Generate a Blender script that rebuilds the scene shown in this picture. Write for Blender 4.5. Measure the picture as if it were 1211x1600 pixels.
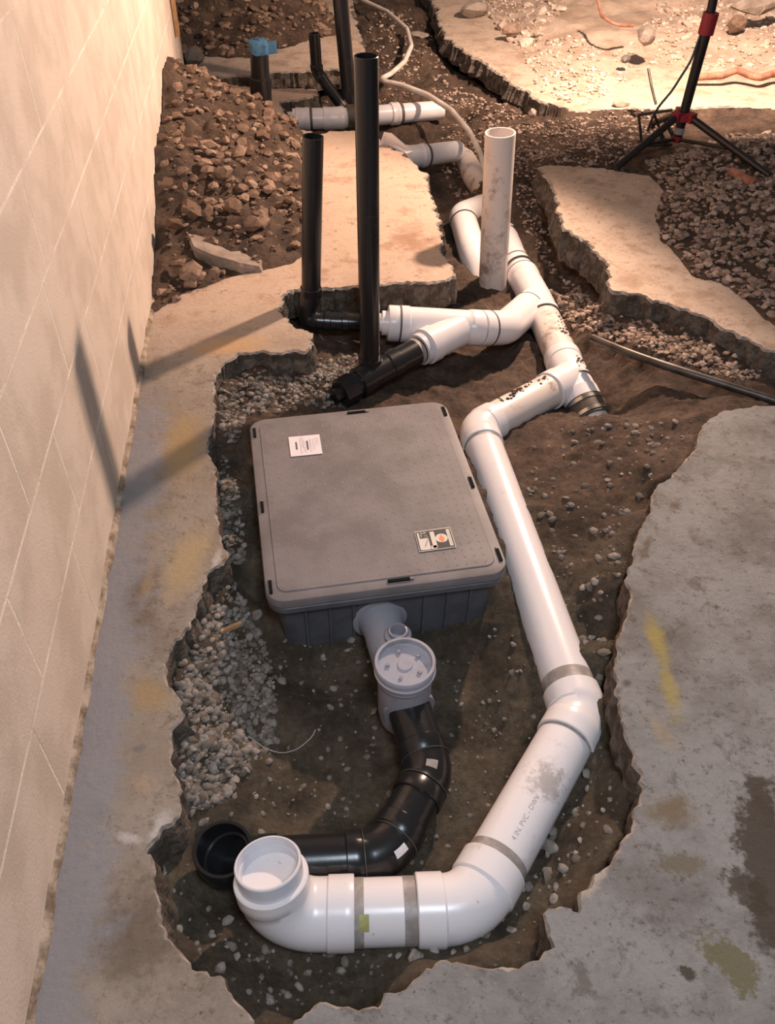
import bpy, bmesh, math, random
import numpy as np
from mathutils import Vector, Matrix
from mathutils.geometry import delaunay_2d_cdt
for o in list(bpy.data.objects): bpy.data.objects.remove(o)
SC = bpy.context.scene; COL = SC.collection
rnd = random.Random(7); rng = np.random.default_rng(7)

# ---------------------------------------------------------------- camera
F = 1350.0; PITCH = math.radians(42.5); YAW = math.radians(-6.6); H = 1.35; CX = 0.455
cp, sp = math.cos(PITCH), math.sin(PITCH)
RT = np.array([math.cos(YAW), math.sin(YAW), 0]); FH = np.array([-math.sin(YAW), math.cos(YAW), 0])
FW = FH*cp + np.array([0, 0, -sp]); UP = FH*sp + np.array([0, 0, cp]); CAM = np.array([CX, 0, H])
cd = bpy.data.cameras.new('camera'); cam = bpy.data.objects.new('camera', cd); COL.objects.link(cam)
cd.sensor_fit = 'VERTICAL'; cd.sensor_height = 36; cd.lens = F/1600*36; cd.clip_start = 0.02
m = Matrix((RT.tolist(), UP.tolist(), (-FW).tolist())).transposed().to_4x4(); m.translation = CAM.tolist()
cam.matrix_world = m; SC.camera = cam
# ---------------------------------------------------------------- light
SC.view_settings.view_transform = 'Standard'; SC.view_settings.look = 'None'
SC.view_settings.gamma = 1; SC.view_settings.exposure = 0; SC.view_settings.use_curve_mapping = False
W = bpy.data.worlds.new('world'); SC.world = W; W.use_nodes = True
W.node_tree.nodes['Background'].inputs[0].default_value = (0.9, 0.8, 0.78, 1)
W.node_tree.nodes['Background'].inputs[1].default_value = 0.13
def light(name, kind, loc, aim, energy, col, **kw):
    l = bpy.data.lights.new(name, kind); l.energy = energy; l.color = col
    for k, v in kw.items(): setattr(l, k, v)
    o = bpy.data.objects.new(name, l); COL.objects.link(o); o.location = loc
    o.rotation_euler = (Vector(aim)-Vector(loc)).to_track_quat('-Z', 'Y').to_euler(); return o
LAMP = (2.13, 3.57, 1.50)
# cool fill light added above and behind the camera, no fixture seen
light('cool_fill', 'AREA', (0.75, -0.25, 2.3), (0.8, 0.9, 0), 38, (0.75, 0.86, 1.0), shape='RECTANGLE', size=0.5, size_y=0.5)
# work lamp on the tripod: one head turned to the pit and block wall, one to the far rubble
light('work_lamp_left', 'SPOT', (LAMP[0]-.12, LAMP[1], LAMP[2]), (0.0, 2.35, 1.12), 640, (1.0, 0.70, 0.53), spot_size=math.radians(124), spot_blend=0.42, shadow_soft_size=0.05)
light('work_lamp_back', 'SPOT', (LAMP[0]+.12, LAMP[1]+.1, LAMP[2]), (2.6, 5.8, 0.1), 480, (1.0, 0.72, 0.56), spot_size=math.radians(128), spot_blend=0.6, shadow_soft_size=0.05)

# ---------------------------------------------------------------- pixel helpers (pixel of the photo -> point on a real height)
def ray(px, py): return FW + RT*(px-605.5)/F - UP*(py-800)/F
def at(px, py, z=0.0):
    d = ray(px, py); return CAM + d*((z-H)/d[2])
def aty(px, py, y):
    d = ray(px, py); return CAM + d*(y/d[1])
def V(a): return Vector([float(x) for x in a])

# ---------------------------------------------------------------- noise
def vnoise(x, y, seed=0):
    xi = np.floor(x).astype(np.int64); yi = np.floor(y).astype(np.int64); fx = x-xi; fy = y-yi
    fx = fx*fx*(3-2*fx); fy = fy*fy*(3-2*fy)
    def h(a, b):
        n = (a*374761393 + b*668265263 + seed*144269504) & 0xffffffff
        n = ((n ^ (n >> 13))*1274126177) & 0xffffffff
        return ((n ^ (n >> 16)) & 0xffff)/65535.0
    return (h(xi, yi)*(1-fx)+h(xi+1, yi)*fx)*(1-fy) + (h(xi, yi+1)*(1-fx)+h(xi+1, yi+1)*fx)*fy
def fbm(x, y, sc, oct=4, seed=0):
    x = np.asarray(x, float)/sc; y = np.asarray(y, float)/sc; v = 0; a = 1; t = 0
    for i in range(oct):
        v = v + a*vnoise(x+17.3*i, y-9.1*i, seed+i); t += a; a *= .5; x = x*2.03; y = y*2.03
    return v/t - .5
def billow(x, y, sc, oct=3, seed=0):
    x = np.asarray(x, float)/sc; y = np.asarray(y, float)/sc; v = 0; a = 1; t = 0
    for i in range(oct):
        v = v + a*np.abs(2*vnoise(x+7.7*i, y+3.1*i, seed+i)-1); t += a; a *= .5; x = x*2.1; y = y*2.1
    return v/t
def inside(poly, X, Y):
    r = np.zeros(X.shape, bool); n = len(poly)
    x0, y0 = poly.min(0); x1, y1 = poly.max(0)
    m = (X >= x0) & (X <= x1) & (Y >= y0) & (Y <= y1); xs = X[m]; ys = Y[m]; q = np.zeros(xs.shape, bool)
    for i in range(n):
        ax, ay = poly[i]; bx, by = poly[(i+1) % n]
        if ay == by: continue
        c = ((ay > ys) != (by > ys)) & (xs < (bx-ax)*(ys-ay)/(by-ay)+ax); q ^= c
    r[m] = q; return r

# ---------------------------------------------------------------- materials
def mat(name, color=(.5, .5, .5), rough=.6, metal=0, spec=.5, nsc=0, col2=None, ramp=(.35, .65), bump=0, bsc=80, detail=6, coat=0, bdist=.01):
    M = bpy.data.materials.new(name); M.use_nodes = True; nt = M.node_tree; B = nt.nodes['Principled BSDF']
    B.inputs['Base Color'].default_value = (*color, 1); B.inputs['Roughness'].default_value = rough
    B.inputs['Metallic'].default_value = metal; B.inputs['Specular IOR Level'].default_value = spec
    B.inputs['Coat Weight'].default_value = coat
    tc = nt.nodes.new('ShaderNodeNewGeometry'); M['pos'] = tc.name
    if nsc and col2:
        n = noise(nt, tc.outputs['Position'], nsc, detail)
        c = mixc(nt, ramp_f(nt, n, *ramp), color, col2); nt.links.new(c, B.inputs['Base Color'])
    if bump: set_bump(nt, B, noise(nt, tc.outputs['Position'], bsc, 5), bump, bdist)
    return M
def noise(nt, vec, sc, detail=6, rough=.6, dist=0):
    n = nt.nodes.new('ShaderNodeTexNoise'); n.inputs['Scale'].default_value = sc; n.inputs['Detail'].default_value = detail
    n.inputs['Roughness'].default_value = rough; n.inputs['Distortion'].default_value = dist
    nt.links.new(vec, n.inputs['Vector']); return n.outputs['Fac']
def ramp_f(nt, s, a, b):
    n = nt.nodes.new('ShaderNodeMapRange'); n.interpolation_type = 'SMOOTHSTEP'
    n.inputs[1].default_value = a; n.inputs[2].default_value = b; nt.links.new(s, n.inputs[0]); return n.outputs[0]
def mixc(nt, f, a, b, mode='MIX'):
    n = nt.nodes.new('ShaderNodeMix'); n.data_type = 'RGBA'; n.blend_type = mode
    if isinstance(f, (int, float)): n.inputs[0].default_value = f
    else: nt.links.new(f, n.inputs[0])
    for k, v in ((6, a), (7, b)):
        if isinstance(v, tuple): n.inputs[k].default_value = (*v[:3], 1)
        else: nt.links.new(v, n.inputs[k])
    return n.outputs[2]
def mth(nt, op, a, b=None):
    n = nt.nodes.new('ShaderNodeMath'); n.operation = op
    for k, v in ((0, a), (1, b)):
        if v is None: continue
        if isinstance(v, (int, float)): n.inputs[k].default_value = v
        else: nt.links.new(v, n.inputs[k])
    return n.outputs[0]
def set_bump(nt, B, h, strength, dist=.01):
    b = nt.nodes.new('ShaderNodeBump'); b.inputs['Strength'].default_value = strength; b.inputs['Distance'].default_value = dist
    nt.links.new(h, b.inputs['Height']); nt.links.new(b.outputs[0], B.inputs['Normal'])
def geo(nt): return [n for n in nt.nodes if n.type == 'NEW_GEOMETRY'][0].outputs['Position']
def blob(nt, pos, c, r, rot, ns=25, na=.8, soft=.8):
    """soft-edged stain: an ellipse on the floor with a noisy rim"""
    mp = nt.nodes.new('ShaderNodeMapping'); mp.vector_type = 'TEXTURE'
    mp.inputs['Location'].default_value = (c[0], c[1], 0); mp.inputs['Rotation'].default_value = (0, 0, rot)
    mp.inputs['Scale'].default_value = (r[0], r[1], 1); nt.links.new(pos, mp.inputs['Vector'])
    ln = nt.nodes.new('ShaderNodeVectorMath'); ln.operation = 'LENGTH'; nt.links.new(mp.outputs[0], ln.inputs[0])
    n = noise(nt, pos, ns, 8, .65)
    n2_ = noise(nt, pos, ns*4.5, 6, .7); n = mth(nt, 'ADD', mth(nt, 'MULTIPLY', n, .6), mth(nt, 'MULTIPLY', n2_, .4))
    d = mth(nt, 'ADD', ln.outputs['Value'], mth(nt, 'MULTIPLY', mth(nt, 'SUBTRACT', n, .5), na*3.4))
    return ramp_f(nt, mth(nt, 'SUBTRACT', 1.0, d), 0, soft)
def pblob(nt, pos, px0, px1, w, **k):
    """stain stretched between two pixels of the floor, half width w in metres"""
    a = at(*px0); b = at(*px1); c = (a+b)/2; d = b-a
    return blob(nt, pos, c, (max(np.hypot(d[0], d[1])/2, .005), w), math.atan2(d[1], d[0]), **k)

def slab_mat(name, base, dark, stains, pores=True):
    M = mat(name, base, .85, spec=.25); nt = M.node_tree; B = nt.nodes['Principled BSDF']; pos = geo(nt)
    c = mixc(nt, ramp_f(nt, noise(nt, pos, 5, 9, .7), .4, .68), base, dark)
    c = mixc(nt, mth(nt, 'MULTIPLY', ramp_f(nt, noise(nt, pos, 48, 9, .8), .53, .66), .8), c, tuple(x*.45 for x in dark))
    c = mixc(nt, mth(nt, 'MULTIPLY', ramp_f(nt, noise(nt, pos, 130, 3), .6, .75), .35), c, tuple(min(1, x*1.5) for x in base))
    c = mixc(nt, mth(nt, 'MULTIPLY', ramp_f(nt, noise(nt, pos, 15, 10, .78, .4), .53, .63), .6), c, tuple(a*b for a, b in zip(dark, (.62, .54, .46))))
    c = mixc(nt, mth(nt, 'MULTIPLY', ramp_f(nt, noise(nt, pos, 85, 5, .7), .62, .68), .8), c, (.06, .048, .038))
    for f, colr, s in stains(nt, pos):
        c = mixc(nt, mth(nt, 'MULTIPLY', f, s), c, colr)
    nt.links.new(c, B.inputs['Base Color'])
    h = mth(nt, 'ADD', noise(nt, pos, 60, 8, .7), mth(nt, 'MULTIPLY', noise(nt, pos, 9, 4), .8))
    set_bump(nt, B, h, .55, .012); return M
OCH = (.34, .24, .125); BRN = (.13, .098, .068); BLU = (.25, .245, .262); YEL = (.36, .28, .06); DRK = (.055, .042, .03); LGT = (.50, .46, .43)
def stains_glow_left(nt, pos):
    x = nt.nodes.new('ShaderNodeSeparateXYZ'); nt.links.new(pos, x.inputs[0])
    n = mth(nt, 'MULTIPLY', mth(nt, 'SUBTRACT', noise(nt, pos, 11, 9, .72), .5), .26)
    strip = ramp_f(nt, mth(nt, 'ADD', x.outputs[0], n), .115, .055)
    near = ramp_f(nt, x.outputs[1], 2.1, 1.9)
    yield mth(nt, 'MULTIPLY', ramp_f(nt, noise(nt, pos, 3.2, 6), .45, .6), near), (.27, .215, .16), .75
    yield pblob(nt, pos, (225, 860), (215, 1020), .06), (.15, .115, .085), .95
    yield pblob(nt, pos, (285, 620), (285, 780), .07, ns=12, na=.5), OCH, .95
    yield pblob(nt, pos, (320, 800), (265, 960), .06, ns=12, na=.5), (.40, .30, .17), .9
    yield pblob(nt, pos, (250, 1050), (215, 1130), .06, ns=12, na=.5), OCH, .85
    yield pblob(nt, pos, (240, 870), (220, 960), .02, ns=12, na=.4), OCH, .6
    yield pblob(nt, pos, (270, 550), (450, 530), .07, ns=10, na=.5), (.45, .27, .10), .8
    yield pblob(nt, pos, (250, 1210), (200, 1240), .03), (.42, .30, .2), .5
    yield pblob(nt, pos, (200, 1175), (235, 1165), .012), (.14, .14, .15), .7
    yield pblob(nt, pos, (262, 1255), (235, 1330), .02, ns=30), LGT, .8
    yield pblob(nt, pos, (175, 1300), (230, 1320), .012, ns=30), LGT, .8
    yield pblob(nt, pos, (165, 1330), (260, 1590), .09, ns=9), BRN, .8
    yield pblob(nt, pos, (345, 850), (330, 905), .012, ns=30), LGT, .7
    yield mth(nt, 'MULTIPLY', strip, near), BLU, .75
    yield ramp_f(nt, x.outputs[1], 1.95, 2.6), (.60, .44, .33), .65  # warm lamplight put into the colour: paler towards the far end
    far_ = ramp_f(nt, x.outputs[1], 2.2, 2.5)
    yield mth(nt, 'MULTIPLY', far_, ramp_f(nt, noise(nt, pos, 6.5, 8, .7), .52, .64)), (.33, .20, .135), .7
    yield mth(nt, 'MULTIPLY', far_, ramp_f(nt, noise(nt, pos, 24, 8, .75), .57, .66)), (.15, .09, .06), .7
    yield pblob(nt, pos, (620, 330), (660, 420), .09, ns=9, na=1.2), (.28, .15, .09), .5
def stains_right(nt, pos):
    yield pblob(nt, pos, (1005, 935), (1050, 1075), .026, ns=16, na=.7, soft=.9), YEL, .7
    yield pblob(nt, pos, (1030, 1020), (1065, 1150), .024, ns=16, na=.7, soft=.9), YEL, .6
    yield pblob(nt, pos, (1010, 1110), (1060, 1180), .025, ns=20), (.30, .24, .16), .6
    yield pblob(nt, pos, (1035, 1235), (1065, 1300), .06, ns=22), (.16, .125, .08), .9
    yield pblob(nt, pos, (1185, 1185), (1211, 1500), .05, ns=14, na=1.1, soft=.4), DRK, .9
    yield pblob(nt, pos, (1130, 1360), (1211, 1420), .03, ns=18, na=1.2, soft=.4), DRK, .85
    yield pblob(nt, pos, (1100, 1450), (1190, 1560), .03, ns=20, na=1.3, soft=.4), (.13, .115, .06), .85
    yield pblob(nt, pos, (1060, 1510), (1090, 1530), .012, ns=40, na=1.0, soft=.4), DRK, .9
    yield pblob(nt, pos, (1020, 1350), (1110, 1350), .02, ns=40, na=1.2, soft=.4), (.14, .12, .08), .8
    yield pblob(nt, pos, (1040, 785), (1070, 795), .02, ns=30), BRN, .85
    yield pblob(nt, pos, (1020, 830), (1000, 880), .012, ns=30, na=1), BRN, .85
    yield pblob(nt, pos, (985, 1060), (975, 1075), .012, ns=30, na=.6), (.1, .08, .07), .85
    yield pblob(nt, pos, (1095, 660), (1085, 700), .012, ns=30, na=1), BRN, .8
    yield pblob(nt, pos, (900, 1410), (955, 1330), .018, ns=30, na=.8), (.48, .40, .33), .8
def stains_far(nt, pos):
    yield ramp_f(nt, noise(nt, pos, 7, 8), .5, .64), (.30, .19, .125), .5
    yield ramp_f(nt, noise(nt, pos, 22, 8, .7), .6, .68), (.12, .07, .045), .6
M_SLAB_L = slab_mat('concrete_left', (.32, .27, .222), (.21, .172, .138), stains_glow_left)
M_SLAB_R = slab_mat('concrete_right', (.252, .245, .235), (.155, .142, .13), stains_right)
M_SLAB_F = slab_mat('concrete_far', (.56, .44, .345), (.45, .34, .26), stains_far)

def soil_mat():
    M = mat('soil', (.1, .07, .05), .9, spec=.3); nt = M.node_tree; B = nt.nodes['Principled BSDF']; pos = geo(nt)
    x = nt.nodes.new('ShaderNodeSeparateXYZ'); nt.links.new(pos, x.inputs[0])
    n1 = noise(nt, pos, 9, 8, .65); n2 = noise(nt, pos, 70, 8, .75)
    near = mixc(nt, ramp_f(nt, n1, .35, .65), (.060, .047, .032), (.15, .118, .08))
    near = mixc(nt, mth(nt, 'MULTIPLY', ramp_f(nt, noise(nt, pos, 4.3, 6), .5, .7), .7), near, (.105, .072, .046))
    far = mixc(nt, ramp_f(nt, n1, .35, .65), (.062, .04, .028), (.15, .098, .068))
    f = ramp_f(nt, mth(nt, 'ADD', x.outputs[1], mth(nt, 'MULTIPLY', x.outputs[0], .45)), 1.55, 2.3)
    c = mixc(nt, f, near, far)
    c = mixc(nt, mth(nt, 'MULTIPLY', ramp_f(nt, n2, .3, .7), .8), c, mixc(nt, 1.0, c, (.42, .4, .38), 'MULTIPLY'))
    c = mixc(nt, mth(nt, 'MULTIPLY', ramp_f(nt, noise(nt, pos, 120, 3), .66, .74), .6), c, (.30, .26, .21))
    nt.links.new(c, B.inputs['Base Color'])
    set_bump(nt, B, mth(nt, 'ADD', n2, mth(nt, 'MULTIPLY', noise(nt, pos, 28, 6), 1.2)), .8, .014)
    r = ramp_f(nt, noise(nt, pos, 6, 4), .3, .7); rr = nt.nodes.new('ShaderNodeMapRange'); nt.links.new(r, rr.inputs[0])
    rr.inputs[3].default_value = .68; rr.inputs[4].default_value = .97; nt.links.new(rr.outputs[0], B.inputs['Roughness'])
    return M
M_SOIL = soil_mat()
def stone_mat(name, a, b, dirt):
    M = mat(name, a, .8, spec=.3); nt = M.node_tree; B = nt.nodes['Principled BSDF']; pos = geo(nt)
    at_ = nt.nodes.new('ShaderNodeAttribute'); at_.attribute_name = 'tone'
    oi = nt.nodes.new('ShaderNodeObjectInfo')
    t = mth(nt, 'FRACT', mth(nt, 'ADD', at_.outputs['Fac'], oi.outputs['Random']))
    c = mixc(nt, t, a, b)
    c = mixc(nt, mth(nt, 'MULTIPLY', ramp_f(nt, noise(nt, pos, 45, 6), .45, .65), .75), c, dirt)
    nt.links.new(c, B.inputs['Base Color']); set_bump(nt, B, noise(nt, pos, 160, 4), .4, .004); return M
M_STONE_N = stone_mat('pebble_near', (.11, .092, .074), (.29, .255, .225), (.085, .066, .048))
M_STONE_F = stone_mat('gravel_far', (.17, .115, .085), (.46, .35, .28), (.15, .09, .06))
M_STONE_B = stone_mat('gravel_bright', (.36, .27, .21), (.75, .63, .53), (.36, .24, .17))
M_STONE_R = stone_mat('rubble_brown', (.12, .072, .048), (.31, .215, .155), (.10, .060, .040))
M_RIM = mat('chipped_rim', (.36, .31, .27), .95, nsc=40, col2=(.20, .165, .135), bump=.6, bsc=120)
M_EDGE = mat('broken_slab_edge', (.16, .128, .10), .95, nsc=34, col2=(.07, .052, .038), ramp=(.38, .6), bump=.9, bsc=85, bdist=.015)  # dirty broken faces, colour lowered further to carry their shade
M_CHUNK = mat('broken_concrete', (.31, .25, .205), .9, nsc=14, col2=(.19, .15, .12), bump=.6, bsc=70)
M_WALL = mat('painted_block', (.64, .55, .47), .75, nsc=6, ramp=(.4, .62), col2=(.54, .455, .38), bump=.25, bsc=160, spec=.3)
M_MORTAR = mat('mortar', (.80, .725, .645), .9, nsc=9, ramp=(.40, .62), col2=(.62, .53, .45), bump=.5, bsc=120)
M_BEAD = mat('mortar_bead', (.44, .35, .265), .9, nsc=25, col2=(.17, .12, .08), bump=.6, bsc=90)
def pvc_mat(name, base, dirt, rough=.3, amt=.7, th=(.56, .72)):
    M = mat(name, base, rough, spec=.5); nt = M.node_tree; B = nt.nodes['Principled BSDF']; pos = geo(nt)
    f = mth(nt, 'MULTIPLY', ramp_f(nt, noise(nt, pos, 11, 10, .72), *th), amt)
    g = mth(nt, 'MULTIPLY', ramp_f(nt, noise(nt, pos, 75, 5), .68, .73), amt)
    c = mixc(nt, mth(nt, 'MAXIMUM', f, g), base, dirt); nt.links.new(c, B.inputs['Base Color'])
    set_bump(nt, B, noise(nt, pos, 40, 3), .04, .004); return M
M_PVC = pvc_mat('white_pvc', (.74, .70, .70), (.42, .36, .30), .28, .6, (.60, .75))
M_PVC_D = pvc_mat('white_pvc_dirty', (.66, .58, .53), (.20, .13, .09), .4, .8, (.52, .68))
M_ABS = pvc_mat('black_abs', (.012, .012, .013), (.06, .055, .05), .26, .6, (.58, .75))
M_GREY = pvc_mat('grey_pvc', (.25, .25, .285), (.17, .155, .145), .32, .6)
M_LGREY = pvc_mat('light_grey_pvc', (.60, .60, .64), (.4, .38, .36), .28, .4)
M_CAP = pvc_mat('grey_cap', (.33, .33, .375), (.22, .21, .215), .35, .8, (.48, .66))
M_SEAM2 = mat('black_pipe_seam', (.055, .05, .045), .5)
M_SMEAR = mat('cement_smear', (.25, .22, .20), .5, nsc=30, col2=(.42, .38, .36), ramp=(.4, .7))
M_SEAM = mat('joint_seam', (.10, .085, .075), .6)
M_PRIMER = mat('yellow_mark', (.42, .40, .10), .5, nsc=30, col2=(.3, .28, .14))
M_BOX = mat('grey_body_plastic', (.098, .102, .115), .5, nsc=25, col2=(.078, .08, .09), bump=.15, bsc=300, bdist=.002)
M_LID = mat('grey_lid_plastic', (.185, .166, .168), .55, nsc=9, col2=(.135, .122, .122), bump=.2, bsc=350, bdist=.002)
M_LID2 = mat('lid_tread_plastic', (.18, .16, .164), .5)
M_BLACK = mat('slot_black', (.006, .006, .006), .8, spec=.1)
M_PAPER = mat('label_paper', (.74, .68, .70), .5)
M_CREAM = mat('label_cream', (.62, .56, .50), .5)
M_INK = mat('label_ink', (.03, .03, .03), .6)
M_INK2 = mat('label_fine_print', (.40, .36, .37), .6)
M_ORANGE = mat('label_orange', (.72, .22, .06), .5)
M_STEEL = mat('steel_band', (.55, .52, .48), .25, metal=1)
M_RUB = mat('black_rubber', (.03, .028, .025), .5, nsc=20, col2=(.10, .075, .05))
M_TAPE = mat('blue_tape', (.02, .075, .15), .6, nsc=30, col2=(.045, .14, .24))
M_HOSE = mat('white_hose', (.66, .60, .54), .45, nsc=12, col2=(.52, .43, .36))
M_POLE = mat('black_pole', (.014, .012, .012), .4)
M_RED = mat('red_plastic', (.28, .02, .03), .45)
M_IRON = mat('rusty_iron', (.10, .085, .075), .42, metal=.55, nsc=20, col2=(.055, .04, .03))
M_WOOD = mat('splinter_wood', (.50, .29, .14), .7, nsc=30, col2=(.38, .2, .09))
M_CLAY = mat('orange_clay', (.42, .20, .13), .8, nsc=20, col2=(.24, .09, .055), bump=.4)
M_GLASS = mat('lamp_glass', (.9, .8, .7), .2)
M_WIRE = mat('bare_wire', (.42, .38, .33), .4)

# ---------------------------------------------------------------- mesh helpers
def link(name, verts, faces, material, parent=None, smooth=True, ang=38, tone=None):
    me = bpy.data.meshes.new(name)
    if isinstance(faces, np.ndarray):
        nv = len(verts); nf, k = faces.shape
        me.vertices.add(nv); me.vertices.foreach_set('co', np.asarray(verts, np.float32).ravel())
        me.loops.add(nf*k); me.loops.foreach_set('vertex_index', faces.astype(np.int32).ravel())
        me.polygons.add(nf); me.polygons.foreach_set('loop_start', np.arange(0, nf*k, k, dtype=np.int32))
        me.update(calc_edges=True)
    else:
        me.from_pydata([tuple(map(float, v)) for v in verts], [], faces)
    mats = material if isinstance(material, (list, tuple)) else [material]
    for mm in mats: me.materials.append(mm)
    if smooth:
        me.polygons.foreach_set('use_smooth', [True]*len(me.polygons))
        if ang: me.set_sharp_from_angle(angle=math.radians(ang))
    if tone is not None:
        a = me.attributes.new('tone', 'FLOAT', 'POINT'); a.data.foreach_set('value', np.asarray(tone, np.float32))
    me.update()
    o = bpy.data.objects.new(name, me); COL.objects.link(o)
    if parent: o.parent = parent; o.matrix_parent_inverse = parent.matrix_world.inverted() if False else Matrix.Translation(-Vector(parent.location))
    return o
def tag(o, label=None, cat=None, group=None, kind=None):
    for k, v in (('label', label), ('category', cat), ('group', group), ('kind', kind)):
        if v: o[k] = v
    return o
def empty(name, loc, label, cat, group=None):
    o = bpy.data.objects.new(name, None); COL.objects.link(o); o.location = V(loc); o.empty_display_size = .05
    return tag(o, label, cat, group)
def copy_mesh(src, parent, loc, rot, scale, name=None):
    o = src.copy(); COL.objects.link(o)
    if name: o.name = name
    o.parent = parent; o.matrix_parent_inverse = Matrix.Translation(-Vector(parent.location)) if parent else Matrix()
    o.location = loc; o.rotation_euler = rot; o.scale = scale; return o
class MB:
    def __init__(s): s.v = []; s.f = []
    def add(s, v, f):
        b = len(s.v); s.v += [tuple(map(float, q)) for q in v]; s.f += [tuple(i+b for i in q) for q in f]; return s
    def box(s, o, ax, ay, az, sx, sy, sz, bev=0):
        o = np.asarray(o, float); ax, ay, az = [np.asarray(q, float) for q in (ax, ay, az)]
        P = [o+ax*sx*i/2+ay*sy*j/2+az*sz*k/2 for k in (-1, 1) for j in (-1, 1) for i in (-1, 1)]
        return s.add(P, [(0, 2, 3, 1), (4, 5, 7, 6), (0, 1, 5, 4), (2, 6, 7, 3), (0, 4, 6, 2), (1, 3, 7, 5)])
    def done(s, name, m, parent=None, **k): return link(name, s.v, s.f, m, parent, **k)

class Run:
    """a centre line with rounded corners; nodes = points, fil = fillet radius per node"""
    def __init__(s, nodes, fil, step=.006):
        P = [np.asarray(n, float) for n in nodes]; pts = [P[0]]; mark = [0]
        for i in range(1, len(P)-1):
            a = P[i-1]-P[i]; b = P[i+1]-P[i]; la = np.linalg.norm(a); lb = np.linalg.norm(b); a /= la; b /= lb
            th = math.acos(max(-1, min(1, a@b))); t = min(fil[i]/math.tan(th/2), .49*la if i > 1 else .98*la, .49*lb if i < len(P)-2 else .98*lb)
            A = P[i]+a*t; Bp = P[i]+b*t; n = 10
            arc = []
            r = t*math.tan(th/2); bis = (a+b)/np.linalg.norm(a+b); c = P[i]+bis*(r/math.sin(th/2))
            u = (A-c); w = (Bp-c); om = math.acos(max(-1, min(1, (u@w)/(np.linalg.norm(u)*np.linalg.norm(w)))))
            for k in range(n+1):
                q = k/n; arc.append(c+(math.sin((1-q)*om)*u+math.sin(q*om)*w)/math.sin(om))
            mark.append(len(pts)+n//2); pts += arc
        pts.append(P[-1]); mark.append(len(pts)-1)
        s.p = np.array(pts); d = np.linalg.norm(np.diff(s.p, axis=0), axis=1); s.s = np.concatenate([[0], np.cumsum(d)])
        s.n = [s.s[k] for k in mark]; s.L = s.s[-1]
        T = np.gradient(s.p, axis=0)
        seg = np.diff(s.p, axis=0)/np.maximum(d[:, None], 1e-9)
        T = np.vstack([seg[:1], (seg[1:]+seg[:-1]), seg[-1:]]); T /= np.linalg.norm(T, axis=1)[:, None]; s.t = T
        ref = np.array([0, 0, 1.]) if abs(T[0][2]) < .9 else np.array([1., 0, 0])
        u = np.cross(T[0], ref); u /= np.linalg.norm(u); U = [u]
        for k in range(1, len(T)):
            u = U[-1]-T[k]*(U[-1]@T[k]); u /= np.linalg.norm(u); U.append(u)
        s.u = np.array(U)
    def frame(s, q):
        if q < 0: p = s.p[0]+s.t[0]*q; return p, s.t[0], s.u[0]
        if q > s.L: p = s.p[-1]+s.t[-1]*(q-s.L); return p, s.t[-1], s.u[-1]
        f = lambda A: np.array([np.interp(q, s.s, A[:, k]) for k in range(3)])
        t = f(s.t); t /= np.linalg.norm(t); u = f(s.u); u -= t*(u@t); u /= np.linalg.norm(u); return f(s.p), t, u
    def lathe(s, prof, segs=36, mb=None):
        mb = mb or MB(); q = [prof[0]]
        for (a, ra), (b, rb) in zip(prof, prof[1:]):
            n = max(1, int(abs(b-a)/.012)) if abs(b-a) > .012 else 1
            straight = n > 1 and np.linalg.norm(s.frame(a)[1]-s.frame(b)[1]) < 1e-4
            if straight: n = 1
            for k in range(1, n+1): q.append((a+(b-a)*k/n, ra+(rb-ra)*k/n))
        vs = []; fs = []
        for (a, r) in q:
            p, t, u = s.frame(a); w = np.cross(t, u)
            for k in range(segs):
                c = 2*math.pi*k/segs; vs.append(p+(u*math.cos(c)+w*math.sin(c))*max(r, 1e-5))
        for i in range(len(q)-1):
            for k in range(segs):
                a = i*segs+k; b = i*segs+(k+1) % segs; fs.append((a, b, b+segs, a+segs))
        if q[0][1] > 1e-4 and q[0] != q[-1]: fs.append(tuple(range(segs-1, -1, -1)))
        if q[-1][1] > 1e-4 and q[0] != q[-1]: fs.append(tuple(range((len(q)-1)*segs, len(q)*segs)))
        return mb.add(vs, fs)
def seg_run(a, b): return Run([a, b], [0, 0])
def hubs(s0, s1, r, k=1.11, hl=.035, c=.002, body=1.05):
    rh = r*k; rb = r*body
    return [(s0, r*.9), (s0, rh-.002), (s0+.002, rh), (s0+hl, rh), (s0+hl+.003, rb), (s1-hl-.003, rb), (s1-hl, rh), (s1-.002, rh), (s1, rh-.002), (s1, r*.9)]
def ring(r, s0, s1): return [(s0, r-.003), (s0, r), (s1, r), (s1, r-.003)]
def tube(pts, r, segs=10, fil=.05): return Run(pts, [fil]*len(pts)).lathe([(0, r), (Run(pts, [fil]*len(pts)).L, r)], segs)

# ---------------------------------------------------------------- floor slabs (outlines on z = 0)
def world_poly(px): return np.array([at(x, y)[:2] for x, y in px])
PA = [(392,1680),(392,1595),(375,1560),(345,1522),(300,1512),(290,1485),(262,1462),(250,1420),(245,1385),(240,1345),(228,1330),(240,1310),(262,1290),(280,1275),(284,1262),(275,1225),(265,1190),(262,1170),(268,1140),(290,1115),(284,1090),(262,1060),(258,1035),(275,1005),(300,975),(312,930),(325,898),(352,880),(357,868),(345,845),(337,800),(337,760),(335,725),(328,700),(332,660),(334,620),(333,595),(345,575),(362,562),(375,555),(400,550),(440,553),(480,548),(493,535),(485,520),(455,508),(440,490),(436,468),(450,455),(480,450),(520,452),(560,448),(600,446),(640,442),(680,440),(712,432),(708,415),(695,390),(690,350),(675,310),(668,270),(655,258),(640,245),(610,228),(585,210),(545,204),(500,206),(455,203),(438,195),(440,180),(443,160),(492,152),(498,146),(494,139),(470,138),(420,136),(385,133),(340,128),(300,124)]
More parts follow.
